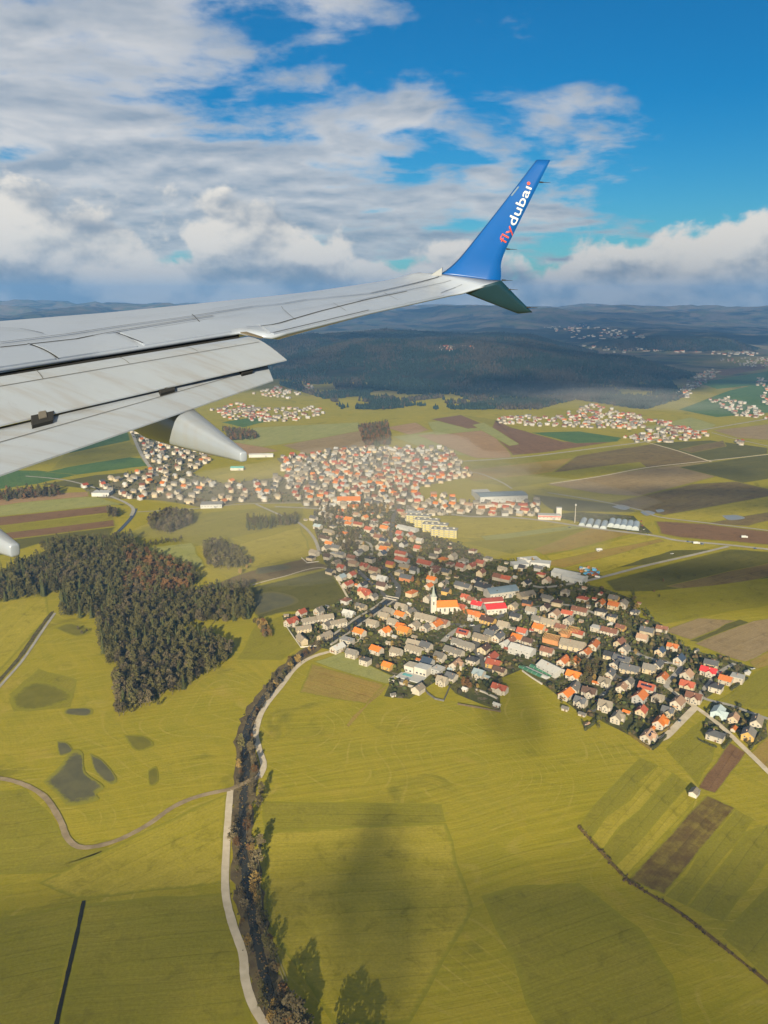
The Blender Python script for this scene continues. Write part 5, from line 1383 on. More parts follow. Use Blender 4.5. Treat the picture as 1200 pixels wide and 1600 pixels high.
# modern villa with pool
p = G(647, 1055); v = thing('modern_villa', 'flat-roofed white villa with a pool at the meadow edge', 'villa', (p.x, p.y, 0), R(-32))
g = Geo(); g.box(-11, -1.5, 1, 11, 0, 6.2); part('wall', g, WHITE, v); g = Geo(); g.box(-.9, 11.5, 1.5, 11.5, 0, 7.2); part('wall', g, WHITE, v)
g = Geo(); g.box(-11.3, -1.3, .7, 11.3, 6.2, 6.6); part('flat_roof', g, mat_mottled('roof_gravel', (.40, .36, .30), (.33, .30, .25), .3, rand=0), v)
g = Geo(); g.box(-1.1, 11.8, 1.2, 11.8, 7.2, 7.6); part('flat_roof', g, STEELW, v)
g = Geo(); g.box(-12, 12, -12, 1.0, 0, .8); part('terrace', g, STEELW, v)
g = Geo(); g.box(-9, 0, -6, -2, .8, .9); part('pool', g, mat_plain('pool_water', (.06, .30, .34), .06), v)
for x in (-8.5, -4.5, 2, 6, 9.5):
    w_ = link('window', WIN_M, v); w_.location = (x, 1.0 if x < 0 else 1.5, 1.4); w_.scale = (1.6, 1, 1.3)
g = Geo(); g.box(-13, 13, -22, -21.2, 0, 2.2); g2 = part('retaining_wall', g, CONC, v); g = Geo(); g.box(-13, -12.3, -21.2, -12, 0, 2.2); part('retaining_wall', g, CONC, v)
g = Geo(); g.box(-8, 4, -21, -15, .1, 1.2); part('patio', g, mat_mottled('slate_paving', (.16, .16, .16), (.22, .215, .21), .3, rand=0), v)
# walls, hedges and fences along plot borders
def run(name, pts, w, h, mat, label, cat, zbase=0.0, lump=0.0, close=False):
    P = catmull([G(*p) for p in pts], 5) if lump else [G(*p) for p in pts]
    if lump: P = [q + Vector((random.uniform(-.3, .3), random.uniform(-.3, .3), 0)) for q in P]
    g = Geo(); n = len(P); V = []
    for i, p in enumerate(P):
        t = (P[min(i + 1, n - 1)] - P[max(i - 1, 0)]).normalized(); nr = Vector((-t.y, t.x, 0))
        hh = h * (1 + random.uniform(-lump, lump)); ww = w * (1 + random.uniform(-lump, lump)) / 2
        g.v += [tuple(p - nr * ww), tuple(p + nr * ww), tuple(p + nr * ww * .8 + Vector((0, 0, hh))), tuple(p - nr * ww * .8 + Vector((0, 0, hh)))]
        if i:
            a, b_ = 4 * i - 4, 4 * i
            for k in range(4): g.f.append((a + k, a + (k + 1) % 4, b_ + (k + 1) % 4, b_ + k)); g.m.append(0)
    g.f += [(3, 2, 1, 0), tuple(4 * n - 4 + k for k in range(4))]; g.m += [0, 0]
    o = link(name, g.mesh(name, [mat])); o.location.z = zbase
    return tag(o, label, cat)
HEDGE = mat_mottled('hedge_leaves', (.035, .042, .014), (.065, .062, .02), 1.2, rand=.2)
HEDGY = mat_mottled('yellowing_hedge', (.17, .12, .03), (.11, .09, .025), 1.2, rand=.1)
run('hedge', [(983, 1147), (1000, 1160), (1017, 1172)], 1.6, 1.9, HEDGY, 'yellowing hedge along the lower side of the tan-roofed corner plot', 'hedge', lump=.2)
run('hedge', [(1019, 1172), (1030, 1162), (1040, 1152)], 1.6, 2.4, HEDGE, 'dark hedge closing the corner plot beside the gravel apron', 'hedge', lump=.2)
run('hedge', [(983, 1145), (988, 1138), (994, 1133)], 1.6, 2.2, HEDGE, 'short dark hedge on the village side of the corner plot', 'hedge', lump=.2)
run('hedge', [(1027, 1148), (1040, 1142), (1050, 1133)], 1.2, 1.6, HEDGY, 'yellowing hedge under the bright orange house by the apron', 'hedge', lump=.2)
run('hedge', [(914, 1142), (925, 1133), (935, 1124)], 1.6, 2.4, HEDGE, 'dark hedge jutting into the meadow below the grey sheds', 'hedge', lump=.2)
run('hedge', [(1142, 1079), (1156, 1069), (1168, 1060)], 1.5, 2.0, HEDGE, 'dark hedge behind the orange and white double house', 'hedge', lump=.2)
run('hedge', [(1091, 1156), (1100, 1160), (1112, 1166), (1120, 1168)], 1.2, 1.4, HEDGE, 'low clipped hedge round the dark-roofed house by the gravel road', 'hedge', lump=.3)
run('hedge', [(1130, 1170), (1136, 1164), (1142, 1157)], 1.4, 1.8, HEDGE, 'dark hedge between the gravel road and the drive', 'hedge', lump=.2)
run('hedge', [(1172, 1172), (1180, 1160), (1188, 1146)], 1.4, 1.8, HEDGE, 'hedge at the outer edge of the yellow-walled house plot', 'hedge', lump=.2)
run('hedge', [(925, 1110), (945, 1092), (958, 1078)], 1.6, 2.6, HEDGE, 'tall dark hedge lining the lane between the grey roofs', 'hedge', lump=.2)
run('garden_wall', [(661, 1074), (668, 1084), (680, 1093), (693, 1096), (698, 1085), (703, 1073)], .7, 1.6, mat_mottled('dark_stone', (.09, .088, .085), (.13, .125, .12), .5, rand=0), 'dark stone wall curving round an empty garden by the villa', 'wall')
run('garden_fence', [(715, 1101), (745, 1106), (782, 1113), (776, 1090), (770, 1066)], .5, 1.5, mat_mottled('dark_fence_wood', (.075, .055, .035), (.11, .085, .05), .5, rand=0), 'dark fence round the small orchard below the pale blue-grey roof', 'fence')
run('garden_wall', [(744, 1078), (758, 1083), (777, 1092)], 1.6, 1.3, CONC, 'grey retaining wall across the small orchard', 'wall')
run('garden_wall', [(448, 980), (458, 995), (470, 1012), (496, 1010)], .6, 1.3, WHITE, 'pale wall round the grey terraced houses by the stream', 'wall')
run('garden_wall', [(816, 1049), (830, 1059), (847, 1070)], .7, 1.4, WHITE, 'pale wall at the foot of the nursery tunnels', 'wall')
run('garden_wall', [(471, 872), (480, 880), (498, 878)], .7, 1.2, WHITE, 'white wall below the black hipped roof beside the fields', 'wall')
# walled stream through the village
strip('village_stream', [(612, 934), (590, 952), (560, 971), (534, 990), (510, 1003)], 8, WATER, 0.43)
run('canal_wall', [(606, 934), (585, 950), (556, 967), (530, 986), (506, 1002)], 1.3, 1.6, CONC, 'pale concrete wall on the terrace side of the walled stream', 'canal wall')
run('canal_wall', [(616, 939), (595, 955), (565, 975), (540, 993), (517, 1008)], 1.3, 1.6, CONC, 'pale concrete wall on the church side of the walled stream', 'canal wall')
p = G(611, 936); a = thing('bridge', 'small pale road bridge at the head of the walled stream', 'bridge', (p.x, p.y, 0), R(-28))
g = Geo(); g.box(-8, 8, -3, 3, .6, 1.0); part('deck', g, ASPH, a)
for y in (-3.2, 3.0): g = Geo(); g.box(-8.3, 8.3, y, y + .3, .6, 2.0); part('parapet', g, CONC, a)
# fairground yard stacks
cols = [('rust-red', (.30, .10, .06)), ('sky-blue', (.10, .32, .55)), ('pale grey', (.45, .45, .44)), ('brown', (.20, .12, .07)), ('white', (.58, .57, .55)), ('orange', (.50, .22, .06))]
YARD = []
for k in range(26):
    cn, c = cols[k % 6] if k not in (7, 8, 9) else cols[1]
    p = G(random.uniform(906, 938), random.uniform(888, 903)) if k not in (7, 8, 9) else G(915 + (k - 7) * 4, 897)
    g = Geo(); L, W, H = random.uniform(2.5, 6), random.uniform(2, 3.5), random.uniform(1.4, 3)
    g.box(-L / 2, L / 2, -W / 2, W / 2, 0.3, H); g.box(-L / 2 - .15, L / 2 + .15, -W / 2 - .15, W / 2 + .15, H, H + .25)
    o = link('goods_stack', g.mesh('goods_stack', [mat_mottled('goods_' + cn, c, scale_col(c, .7), .6)])); o.location = (p.x, p.y, 0.06); o.rotation_euler.z = R(random.choice((-38, 52)) + random.uniform(-8, 8))
    YARD.append((o, cn, p))
# cars and lorries
g = Geo(); g.hexa([(-2.1, -.85, .3), (2.1, -.85, .3), (2.1, .85, .3), (-2.1, .85, .3)], [(-2.05, -.82, .85), (2.0, -.82, .8), (2.0, .82, .8), (-2.05, .82, .85)]); CARB = g.mesh('body', [mat_plain('car_white', (.5, .5, .5), .3)])
g = Geo(); g.hexa([(-1.6, -.78, .85), (1.0, -.78, .84), (1.0, .78, .84), (-1.6, .78, .85)], [(-1.2, -.62, 1.42), (.35, -.62, 1.42), (.35, .62, 1.42), (-1.2, .62, 1.42)]); CARC = g.mesh('cabin', [GLASS])
TYRE = mat_plain('tyre', (.02, .02, .02), .9)
g = Geo(); g.cyl((0, 0, -.1), .32, .2, 10); WHL = g.mesh('wheel', [TYRE])
CARCOL = {'white': (.52, .52, .52), 'silver-grey': (.27, .28, .30), 'red': (.35, .03, .03), 'black': (.02, .02, .025), 'blue': (.04, .09, .25)}
CARS = []
for P_, w in ROADS:
    pass
def put_car(x, y, ang, cn):
    o = bpy.data.objects.new('car', None); COL.objects.link(o); o.location = (x, y, .43); o.rotation_euler.z = ang
    link('body', CARB, o, mat_plain('car_' + cn, CARCOL[cn], .3)); link('cabin', CARC, o)
    for sx in (-1.35, 1.3):
        for sy in (-.8, .8): w = link('wheel', WHL, o); w.location = (sx, sy, .32); w.rotation_euler.x = math.pi / 2
    CARS.append((o, cn, Vector((x, y, 0))))
for k, (px, py, d) in enumerate(((1012, 836, -8), (1075, 847, -6), (1097, 851, -6), (920, 823, -10), (700, 804, -8), (665, 797, 0), (935, 862, 18), (1050, 866, 18), (560, 892, -50), (575, 906, -50), (584, 915, -50), (620, 918, 80), (613, 850, 80), (745, 1000, 80), (748, 1022, 80), (700, 996, 40), (738, 978, 5), (760, 974, 10), (800, 957, 15), (838, 951, 10),
                                (905, 1020, -15), (935, 1040, -40), (944, 1086, 55), (934, 1098, 55), (928, 1096, -35), (1002, 1030, -10), (1040, 1036, -10), (1052, 1060, 60), (1062, 1128, 55), (1126, 1052, 50), (1166, 1050, 20), (1176, 1046, 20), (1164, 1156, 40), (890, 825, -8), (1180, 858, -6), (982, 830, -8), (1004, 822, 60), (1006, 828, 60), (1002, 815, 60))):
    p = G(px, py); put_car(p.x, p.y, R(d), random.choice(('white', 'white', 'silver-grey', 'silver-grey', 'red', 'black', 'blue')))
for px, py, d, lb in ((1163, 841, -6, 'white box lorry alone on the brown field edge'), (1088, 850.5, -6, 'white lorry on the main road near the side-road fork'), (936, 861, 18, 'white van on the straight side road to the village')):
    p = G(px, py); t = thing('lorry', lb, 'lorry', (p.x, p.y, .43), R(d)); k = 1.0
    g = Geo(); g.box(-4.5, 2.0, -1.25, 1.25, .9, 3.6); part('cargo_box', g, STEELW, t)
    g = Geo(); g.box(2.2, 4.2, -1.2, 1.2, .5, 2.9); part('cab', g, STEELW, t)
    g = Geo(); g.box(4.2, 4.26, -1.0, 1.0, 1.7, 2.6); part('windscreen', g, GLASS, t)
    for sx in (-3.2, 3.0):
        for sy in (-1.1, 1.1): w = link('wheel', WHL, t); w.location = (sx, sy, .5); w.rotation_euler.x = math.pi / 2; w.scale = (1.5,) * 3
# ================================================================== THE WING
def skin_mat(name, c, rough=.28, grime=.08, metallic=0.0):
    m, nt, b = new_mat(name)
    co = coords(); X, Y, Z = sep(co)
    n = nnoise(co, 1.3, 5, .6).smooth(.35, .75); st = nnoise(nvec(X * 1.2 + Y * .3, Y * 7.0 - X * 3, Z), 1.0, 4, .6).smooth(.46, .72)
    spots = nnoise(co, 9.0, 3, .7).smooth(.66, .76)
    cc = nmix(n * .35, c, scale_col(c, .80)); cc = nmix(st * grime, cc, (.20, .17, .13)); cc = nmix(spots * grime, cc, (.16, .14, .12))
    nt.links.new(cc, b.inputs['Base Color']); b.inputs['Roughness'].default_value = rough; b.inputs['Metallic'].default_value = metallic
    b.inputs['Specular IOR Level'].default_value = .6
    return m
SKIN = skin_mat('wing_grey_paint', (.270, .315, .405))
PANEL = skin_mat("wing_panel_paint", (.276, .322, .412), grime=.07)
FLAPM = skin_mat('flap_paint', (.285, .325, .395), grime=.34)
FAIRM = skin_mat('fairing_paint', (.225, .258, .315), grime=.18)
BLUE = skin_mat('winglet_blue_paint', (.001, .066, .265), rough=.35, grime=.0)
SHADED_TEAL = skin_mat('strake_shaded_paint', (.004, .028, .048), rough=.4, grime=.0)  # shade on the strake put into its colour, darker than the winglet blue
GREYS = mat_plain('fine_joint', (.13, .14, .15), .8)
SEAL_SHADE = mat_plain('seal_and_gap_shade', (.015, .016, .018), .8)  # for seals and wicks, and as painted shade in gaps and pockets
STEEL = mat_plain('bracket_steel', (.22, .20, .17), .5, .6)
wing = thing('airliner_wing', 'grey airliner wing with lowered flaps and a blue upturned winglet', 'airplane wing', PD(600, 520, 11))
WO = wing.location.copy()
def wl(p): return tuple(Vector(p) - WO)
def lerp_tab(tab, u):
    """piecewise linear through [(u, Vector)]"""
    if u <= tab[0][0]:
        (a, A), (b_, B) = tab[0], tab[1]; return A + (B - A) * ((u - a) / (b_ - a))
    for (a, A), (b_, B) in zip(tab, tab[1:]):
        if u <= b_: return A + (B - A) * ((u - a) / (b_ - a))
    (a, A), (b_, B) = tab[-2], tab[-1]; return A + (B - A) * ((u - a) / (b_ - a))
# crest of the upper surface and the rear edge, from root side (u<0) to tip (u=1)
CREST = [(0, PD(0, 504, 9.2)), (.22, PD(164, 490, 10.6)), (.52, PD(400, 466, 12.7)), (.66, PD(480, 458, 13.4)), (.82, PD(600, 441, 14.7)), (.95, PD(668, 430, 15.4)), (1.0, PD(690, 427, 15.6))]
REAR = [(0, PD(0, 576, 6.6)), (.30, PD(150, 553, 7.75)), (.55, PD(374, 518, 9.65)), (.585, PD(400, 523, 9.5)), (.62, PD(424, 525, 9.5)), (.80, PD(577, 488, 11.9)), (.93, PD(706, 460, 14.9)), (.955, PD(724, 457, 15.2)), (1.0, PD(782, 438, 15.5))]
UP = Vector((0, 0, 1))
def S(u, v, off=0.0):
    """point of the upper surface: v 0 at the crest, 1 at the rear edge"""
    a, b_ = lerp_tab(CREST, u), lerp_tab(REAR, u)
    p = a.lerp(b_, v); c = (b_ - a).length
    return p + UP * (c * .012 * math.sin(math.pi * min(v, 1)) + off)
us = list(np.linspace(-.45, 1.0, 62)); vs_ = [0, .08, .16, .25, .35, .45, .55, .65, .75, .85, .93, 1.0]
V, F = [], []
ring = None
for u in us:
    a, b_ = lerp_tab(CREST, u), lerp_tab(REAR, u); d = (a - b_); c = d.length; d.normalize()
    row = [S(u, v) for v in reversed(vs_)]
    row += [a + d * c * .14 - UP * c * .012, a + d * c * .26 - UP * c * .04, a + d * c * .33 - UP * c * .08, a + d * c * .30 - UP * c * .12, a + d * c * .1 - UP * c * .145, a - d * c * .35 - UP * c * .11, a - d * c * .75 - UP * c * .055, b_ - UP * .03]
    n = len(row); i = len(V); V += [wl(p) for p in row]
    if ring is not None:
        for k in range(n): F.append((ring + k, ring + (k + 1) % n, i + (k + 1) % n, i + k))
    ring = i
F.append(tuple(range(n - 1, -1, -1))); F.append(tuple(range(ring, ring + n)))
me = mesh_from('skin', V, F, [SKIN], True)
link('skin', me, wing)
def uv_of(px, py):
    """surface coordinates under a photograph pixel"""
    best = None
    for it in range(3):
        if best is None: cu, cv, du, dv = .5, .5, .95, .55
        else: cu, cv = best[1:]; du /= 12; dv /= 12
        for i in range(41):
            for j in range(41):
                u, v = cu + du * (i / 20 - 1), cv + dv * (j / 20 - 1)
                if not 0 <= v <= 1: continue
                p = S(u, v); q = to_px(p.x, p.y, p.z); e = (q[0] - px) ** 2 + (q[1] - py) ** 2
                if best is None or e < best[0]: best = (e, u, v)
    return best[1:]
def plate(name, uvq, mat, off=.012, nu=10, nv=5, gap=.0, parent=None):
    """thin raised panel following the surface between four (u, v) corners"""
    (u0, v0), (u1, v1), (u2, v2), (u3, v3) = uvq   # inner-front, outer-front, outer-rear, inner-rear
    top, bot = [], []
    for i in range(nu + 1):
        for j in range(nv + 1):
            s, t = i / nu, j / nv
            u = (u0 * (1 - s) + u1 * s) * (1 - t) + (u3 * (1 - s) + u2 * s) * t; v = (v0 * (1 - s) + v1 * s) * (1 - t) + (v3 * (1 - s) + v2 * s) * t
            top.append(wl(S(u, v, off))); bot.append(wl(S(u, v, off - .02)))
    w = nv + 1; F = []; N = len(top)
    for i in range(nu):
        for j in range(nv): a = i * w + j; F.append((a, a + 1, a + w + 1, a + w)); F.append((N + a, N + a + w, N + a + w + 1, N + a + 1))
    B = [i * w for i in range(nu + 1)] + [nu * w + j for j in range(1, nv + 1)] + [i * w + nv for i in range(nu - 1, -1, -1)] + [j for j in range(nv - 1, 0, -1)]
    for a, b_ in zip(B, B[1:] + B[:1]): F.append((a, b_, N + b_, N + a))
    return link(name, mesh_from(name, top + bot, F, [mat], False), parent or wing)
def seam(name, pxs, width=.014, off=.016, mat=None, parent=None):
    """dark joint drawn on the surface"""
    uv = [uv_of(*p) for p in pxs]; P = []
    for (a, b_) in zip(uv, uv[1:]):
        for k in range(10): t = k / 10; P.append((a[0] + (b_[0] - a[0]) * t, a[1] + (b_[1] - a[1]) * t))
    P.append(uv[-1]); W = [S(u, v, off) for u, v in P]; V, F = [], []
    for i, p in enumerate(W):
        t = (W[min(i + 1, len(W) - 1)] - W[max(i - 1, 0)]).normalized(); nr = t.cross(UP).normalized()
        V += [wl(p + nr * width / 2), wl(p - nr * width / 2)]
        if i: F.append((2 * i - 2, 2 * i - 1, 2 * i + 1, 2 * i))
    return link(name, mesh_from(name, V, F, [mat or SEAL_SHADE]), parent or wing)
# spoilers ahead of the flap, with gaps between them
fl, fr = uv_of(0, 545), uv_of(330, 500)
div = [(-.42, fl[1] - .02), uv_of(44, 539), uv_of(182, 521), uv_of(330, 500)]
rear = [(-.44, .995), (uv_of(90, 561)[0], .995), (uv_of(224, 541)[0], .995), (uv_of(366, 520)[0], .995)]
for k in range(3):
    g0, g1 = (.006 if k else 0), .006
    plate('spoiler', [(div[k][0] + g0, div[k][1]), (div[k + 1][0] - g1, div[k + 1][1]), (rear[k + 1][0] - g1, rear[k + 1][1]), (rear[k][0] + g0, rear[k][1])], PANEL, .014)
seam('hinge_joint', [(0, 545), (120, 531), (334, 498)], .03)
seam('panel_joint', [(0, 537), (104, 524), (300, 501), (480, 476), (580, 460), (687, 438)], .028)
seam('panel_joint', [(44, 539), (90, 562)], .02); seam('panel_joint', [(182, 521), (224, 541)], .02)
seam('panel_joint', [(0, 514), (30, 516), (68, 520)], .014)
plate('aileron', [uv_of(404, 507), uv_of(636, 463), (uv_of(690, 463)[0], .99), (uv_of(424, 524)[0] + .004, .99)], PANEL, .012)
seam('aileron_joint', [(384, 511), (500, 488), (637, 462)], .026)
seam('tab_joint', [(414, 521), (500, 504), (577, 487)], .016)
seam('panel_joint', [(300, 493), (312, 505)], .01); seam('panel_joint', [(120, 505), (330, 482), (520, 457)], .008, mat=GREYS); seam('panel_joint', [(240, 514), (420, 489), (560, 468)], .007, mat=GREYS); seam('panel_joint', [(440, 484), (462, 503)], .008, mat=GREYS); seam('panel_joint', [(520, 472), (540, 487)], .008, mat=GREYS); seam('panel_joint', [(600, 458), (622, 470)], .008, mat=GREYS)
seam('panel_joint', [(560, 470), (640, 456), (706, 444)], .012); seam('panel_joint', [(690, 463), (724, 452)], .012)
g = Geo()
g.hexa([wl(PD(376, 521, 9.4)), wl(PD(408, 529, 9.35)), wl(PD(412, 527.5, 9.4)), wl(PD(386, 519.5, 9.45))], [wl(PD(375, 519, 9.4)), wl(PD(404, 526.5, 9.35)), wl(PD(410, 526, 9.4)), wl(PD(385, 518, 9.45))]); part('notch_piece', g, mat_plain('dark_brown_alloy', (.10, .085, .06), .7), wing)  # dark brown piece set over the notch at the flap end
# --- flaps: each a lofted slab between a front and a rear edge line
def flap(name, front, rearl, th, mat, ext=.55, n=26, bulge=.05):
    V, F = [], []; ring = None; m = 9
    for i in range(n + 1):
        t = -ext + (1 + ext) * i / n
        a = front[0].lerp(front[1], t); b_ = rearl[0].lerp(rearl[1], t); row = []
        for k in range(m):
            s = k / (m - 1); row.append(a.lerp(b_, s) + UP * (bulge * math.sin(math.pi * s ** .7)))
        for k in range(m - 1, -1, -1):
            s = k / (m - 1); row.append(a.lerp(b_, s) - UP * (th * (1 - s) ** .8 * (.25 + .75 * math.sin(math.pi * min(1, s * 1.2 + .15))) + .012))
        N = len(row); j = len(V); V += [wl(p) for p in row]
        if ring is not None:
            for k in range(N): F.append((ring + k, ring + (k + 1) % N, j + (k + 1) % N, j + k))
        ring = j
    F.append(tuple(range(N - 1, -1, -1))); F.append(tuple(range(ring, ring + N)))
    return link(name, mesh_from(name, V, F, [mat]), wing)
MF = (PD(0, 590, 6.42), PD(380, 529, 9.5)); MR = (PD(0, 664, 5.9), PD(448, 562, 9.2))
AF = (PD(0, 669, 5.95), PD(412, 564, 9.15)); AR = (PD(0, 742, 5.3), PD(427, 594, 8.85))
main_flap = flap('main_flap', MF, MR, .16, FLAPM, bulge=.075); aft_flap = flap('aft_flap', AF, AR, .10, FLAPM, bulge=.03)
def flap_line(fl_, rl_, s0, s1, t0, t1, width, bulge, mat, name, parent):
    V, F = [], []
    for i in range(25):
        k = i / 24; t = t0 + (t1 - t0) * k; s = s0 + (s1 - s0) * k
        p = [fl_[0].lerp(fl_[1], t).lerp(rl_[0].lerp(rl_[1], t), ss) + UP * (bulge * math.sin(math.pi * max(ss, .001) ** .7) + .006) for ss in (s - width, s + width)] if abs(t1 - t0) > .1 else [fl_[0].lerp(fl_[1], tt).lerp(rl_[0].lerp(rl_[1], tt), s) + UP * (bulge * math.sin(math.pi * max(s, .001) ** .7) + .006) for tt in (t - width * .12, t + width * .12)]
        V += [wl(q) for q in p]
        if i: F.append((2 * i - 2, 2 * i - 1, 2 * i + 1, 2 * i))
    return link(name, mesh_from(name, V, F, [mat]), parent)
GREYJ = mat_plain('weathered_joint', (.12, .12, .115), .8)
flap_line(AF, AR, .42, .44, -.5, .99, .006, .03, GREYJ, 'skin_joint', aft_flap)
flap_line(MF, MR, .40, .46, -.5, .98, .005, .075, GREYJ, 'skin_joint', main_flap)
for t in (.1, .38, .66): flap_line(MF, MR, .02, .42, t, t + .02, .010, .075, GREYJ, 'skin_joint', main_flap)
# cove sheet behind the spoilers, near black to stand for the shaded gap
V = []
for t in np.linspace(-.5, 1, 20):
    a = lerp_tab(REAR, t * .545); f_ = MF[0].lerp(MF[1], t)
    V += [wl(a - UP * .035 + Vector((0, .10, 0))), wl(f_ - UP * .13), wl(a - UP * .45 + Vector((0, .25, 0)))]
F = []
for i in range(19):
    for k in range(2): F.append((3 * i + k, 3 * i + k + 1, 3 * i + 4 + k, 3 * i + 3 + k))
link('flap_cove', mesh_from('flap_cove', V, F, [SEAL_SHADE]), wing)
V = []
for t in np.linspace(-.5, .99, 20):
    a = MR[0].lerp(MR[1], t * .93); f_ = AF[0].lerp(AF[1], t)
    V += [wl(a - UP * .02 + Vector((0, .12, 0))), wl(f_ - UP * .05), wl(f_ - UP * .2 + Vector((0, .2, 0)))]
link('flap_slot', mesh_from('flap_slot', V, F, [SEAL_SHADE]), wing)  # near-black sheet puts the shade of the slot into colour
# hinge pockets in the slot: raised black blocks standing for shaded cutouts
def t_at(px):
    return min(np.linspace(0, 1, 400), key=lambda t: abs(to_px(*(AF[0].lerp(AF[1], float(t))))[0] - px))
for px in (66, 256, 378):
    t = float(t_at(px)); a = AF[0].lerp(AF[1], t); b_ = AR[0].lerp(AR[1], t); ax = (AF[1] - AF[0]).normalized(); d = (b_ - a).normalized(); nn = ax.cross(d).normalized()
    if nn.z < 0: nn = -nn
    w = .125; g = Geo()
    def q(x, y, z): return wl(a + ax * x + d * y + nn * z)
    g.hexa([q(-w, -.08, .01), q(w, -.08, .01), q(w * .7, .21, .02), q(-w * .9, .21, .02)], [q(-w, -.08, .058), q(w, -.08, .058), q(w * .7, .21, .058), q(-w * .9, .21, .058)])
    hp = part('hinge_pocket', g, SEAL_SHADE, aft_flap)
    g = Geo(); g.hexa([q(-w * .45, -.1, .05), q(w * .25, -.1, .05), q(w * .3, .14, .05), q(-w * .4, .14, .05)], [q(-w * .4, -.1, .068), q(w * .2, -.1, .068), q(w * .22, .14, .064), q(-w * .35, .14, .064)])
    link('hinge_bracket', g.mesh('hinge_bracket', [STEEL]), aft_flap)
# flap track fairings: canoe bodies under the flaps
def fairing(path, name='flap_fairing'):
    """path: (centre, half width, half height)"""
    V, F = [], []; ring = None; n = 16
    t0 = (path[-1][0] - path[0][0]).normalized(); side = t0.cross(UP).normalized(); up = side.cross(t0).normalized()
    for c, w, h in path:
        j = len(V)
        for k in range(n):
            a = 2 * math.pi * k / n; ca, sa = math.cos(a), math.sin(a)
            ex = abs(ca) ** .55 * (1 if ca > 0 else -1); ey = abs(sa) ** .55 * (1 if sa > 0 else -1)
            V.append(wl(c + side * ex * w + up * ey * h))
        if ring is not None:
            for k in range(n): F.append((ring + k, ring + (k + 1) % n, j + (k + 1) % n, j + k))
        ring = j
    F.append(tuple(range(n - 1, -1, -1))); F.append(tuple(range(ring, ring + n)))
    o = link(name, mesh_from(name, V, F, [FAIRM], True), wing)
    bv = o.modifiers.new('edge', 'BEVEL'); bv.width = .01; bv.segments = 2; bv.limit_method = 'ANGLE'
    return o
def fpath(A, B):
    out = []
    for t, w, h in ((0, .10, .12), (.15, .19, .22), (.4, .205, .235), (.6, .160, .180), (.8, .098, .112), (.95, .050, .058), (1.0, .034, .042)):
        out.append((A.lerp(B, t), w, h))
    return out
fairing(fpath(PD(180, 616, 9.0), PD(381, 714, 6.4)))
fairing(fpath(PD(-300, 690, 6.5), PD(24, 860, 4.6)))
# --- winglet
def blade(name, le, te, th, mat, sub=14):
    """a tapering blade from its front and rear outlines (matching lists of points)"""
    V, F = [], []; ring = None; sec = [(0, 0), (.06, .6), (.2, 1), (.45, .95), (.75, .5), (1, .06)]
    n_ = len(le)
    for i in range((n_ - 1) * 4 + 1):
        k = min(i // 4, n_ - 2); s = i / 4 - k
        def cr(L):
            p0, p1, p2, p3 = L[max(k - 1, 0)], L[k], L[k + 1], L[min(k + 2, n_ - 1)]
            return .5 * ((2 * p1) + (p2 - p0) * s + (2 * p0 - 5 * p1 + 4 * p2 - p3) * s * s + (3 * p1 - p0 - 3 * p2 + p3) * s ** 3)
        a, b_ = cr(le), cr(te); t = th * (1 - .6 * i / ((n_ - 1) * 4))
        nrm = Vector((0, -1, .25)).normalized()
        row = [a.lerp(b_, x) + nrm * t * y for x, y in sec] + [a.lerp(b_, x) - nrm * t * y for x, y in reversed(sec[1:])]
        N = len(row); j = len(V); V += [wl(p) for p in row]
        if ring is not None:
            for q in range(N): F.append((ring + q, ring + (q + 1) % N, j + (q + 1) % N, j + q))
        ring = j
    F.append(tuple(range(N - 1, -1, -1))); F.append(tuple(range(ring, ring + N)))
    return link(name, mesh_from(name, V, F, [mat], True), wing)
LEp = [(688, 428), (700, 420), (718, 403), (745, 370), (775, 332), (806, 292), (838, 250)]
TEp = [(782, 440), (783, 428), (783, 412), (789, 393), (806, 358), (832, 306), (860, 250)]
dz = [15.55, 15.6, 15.7, 15.9, 16.15, 16.4, 16.65]
wlet = blade('winglet', [PD(*p, d) for p, d in zip(LEp, dz)], [PD(*p, d - .05) for p, d in zip(TEp, dz)], .045, BLUE)
strake = blade('lower_winglet', [PD(724, 457, 15.3), PD(765, 473, 15.6), PD(809, 490, 15.95)], [PD(783, 438, 15.45), PD(806, 462, 15.7), PD(832, 488, 15.95)], .03, SHADED_TEAL)
g = Geo(); root_le = [PD(672, 430, 15.45), PD(690, 419, 15.56), PD(691, 429, 15.5)]
g.hexa([wl(PD(672, 431, 15.44)), wl(PD(690, 431, 15.44)), wl(PD(690, 431, 15.6)), wl(PD(674, 430, 15.6))], [wl(PD(673, 429, 15.44)), wl(PD(691, 418, 15.46)), wl(PD(692, 418, 15.6)), wl(PD(675, 429, 15.6))]); part('winglet_root_fairing', g, mat_plain('dull_alloy', (.13, .15, .18), .5), wing)
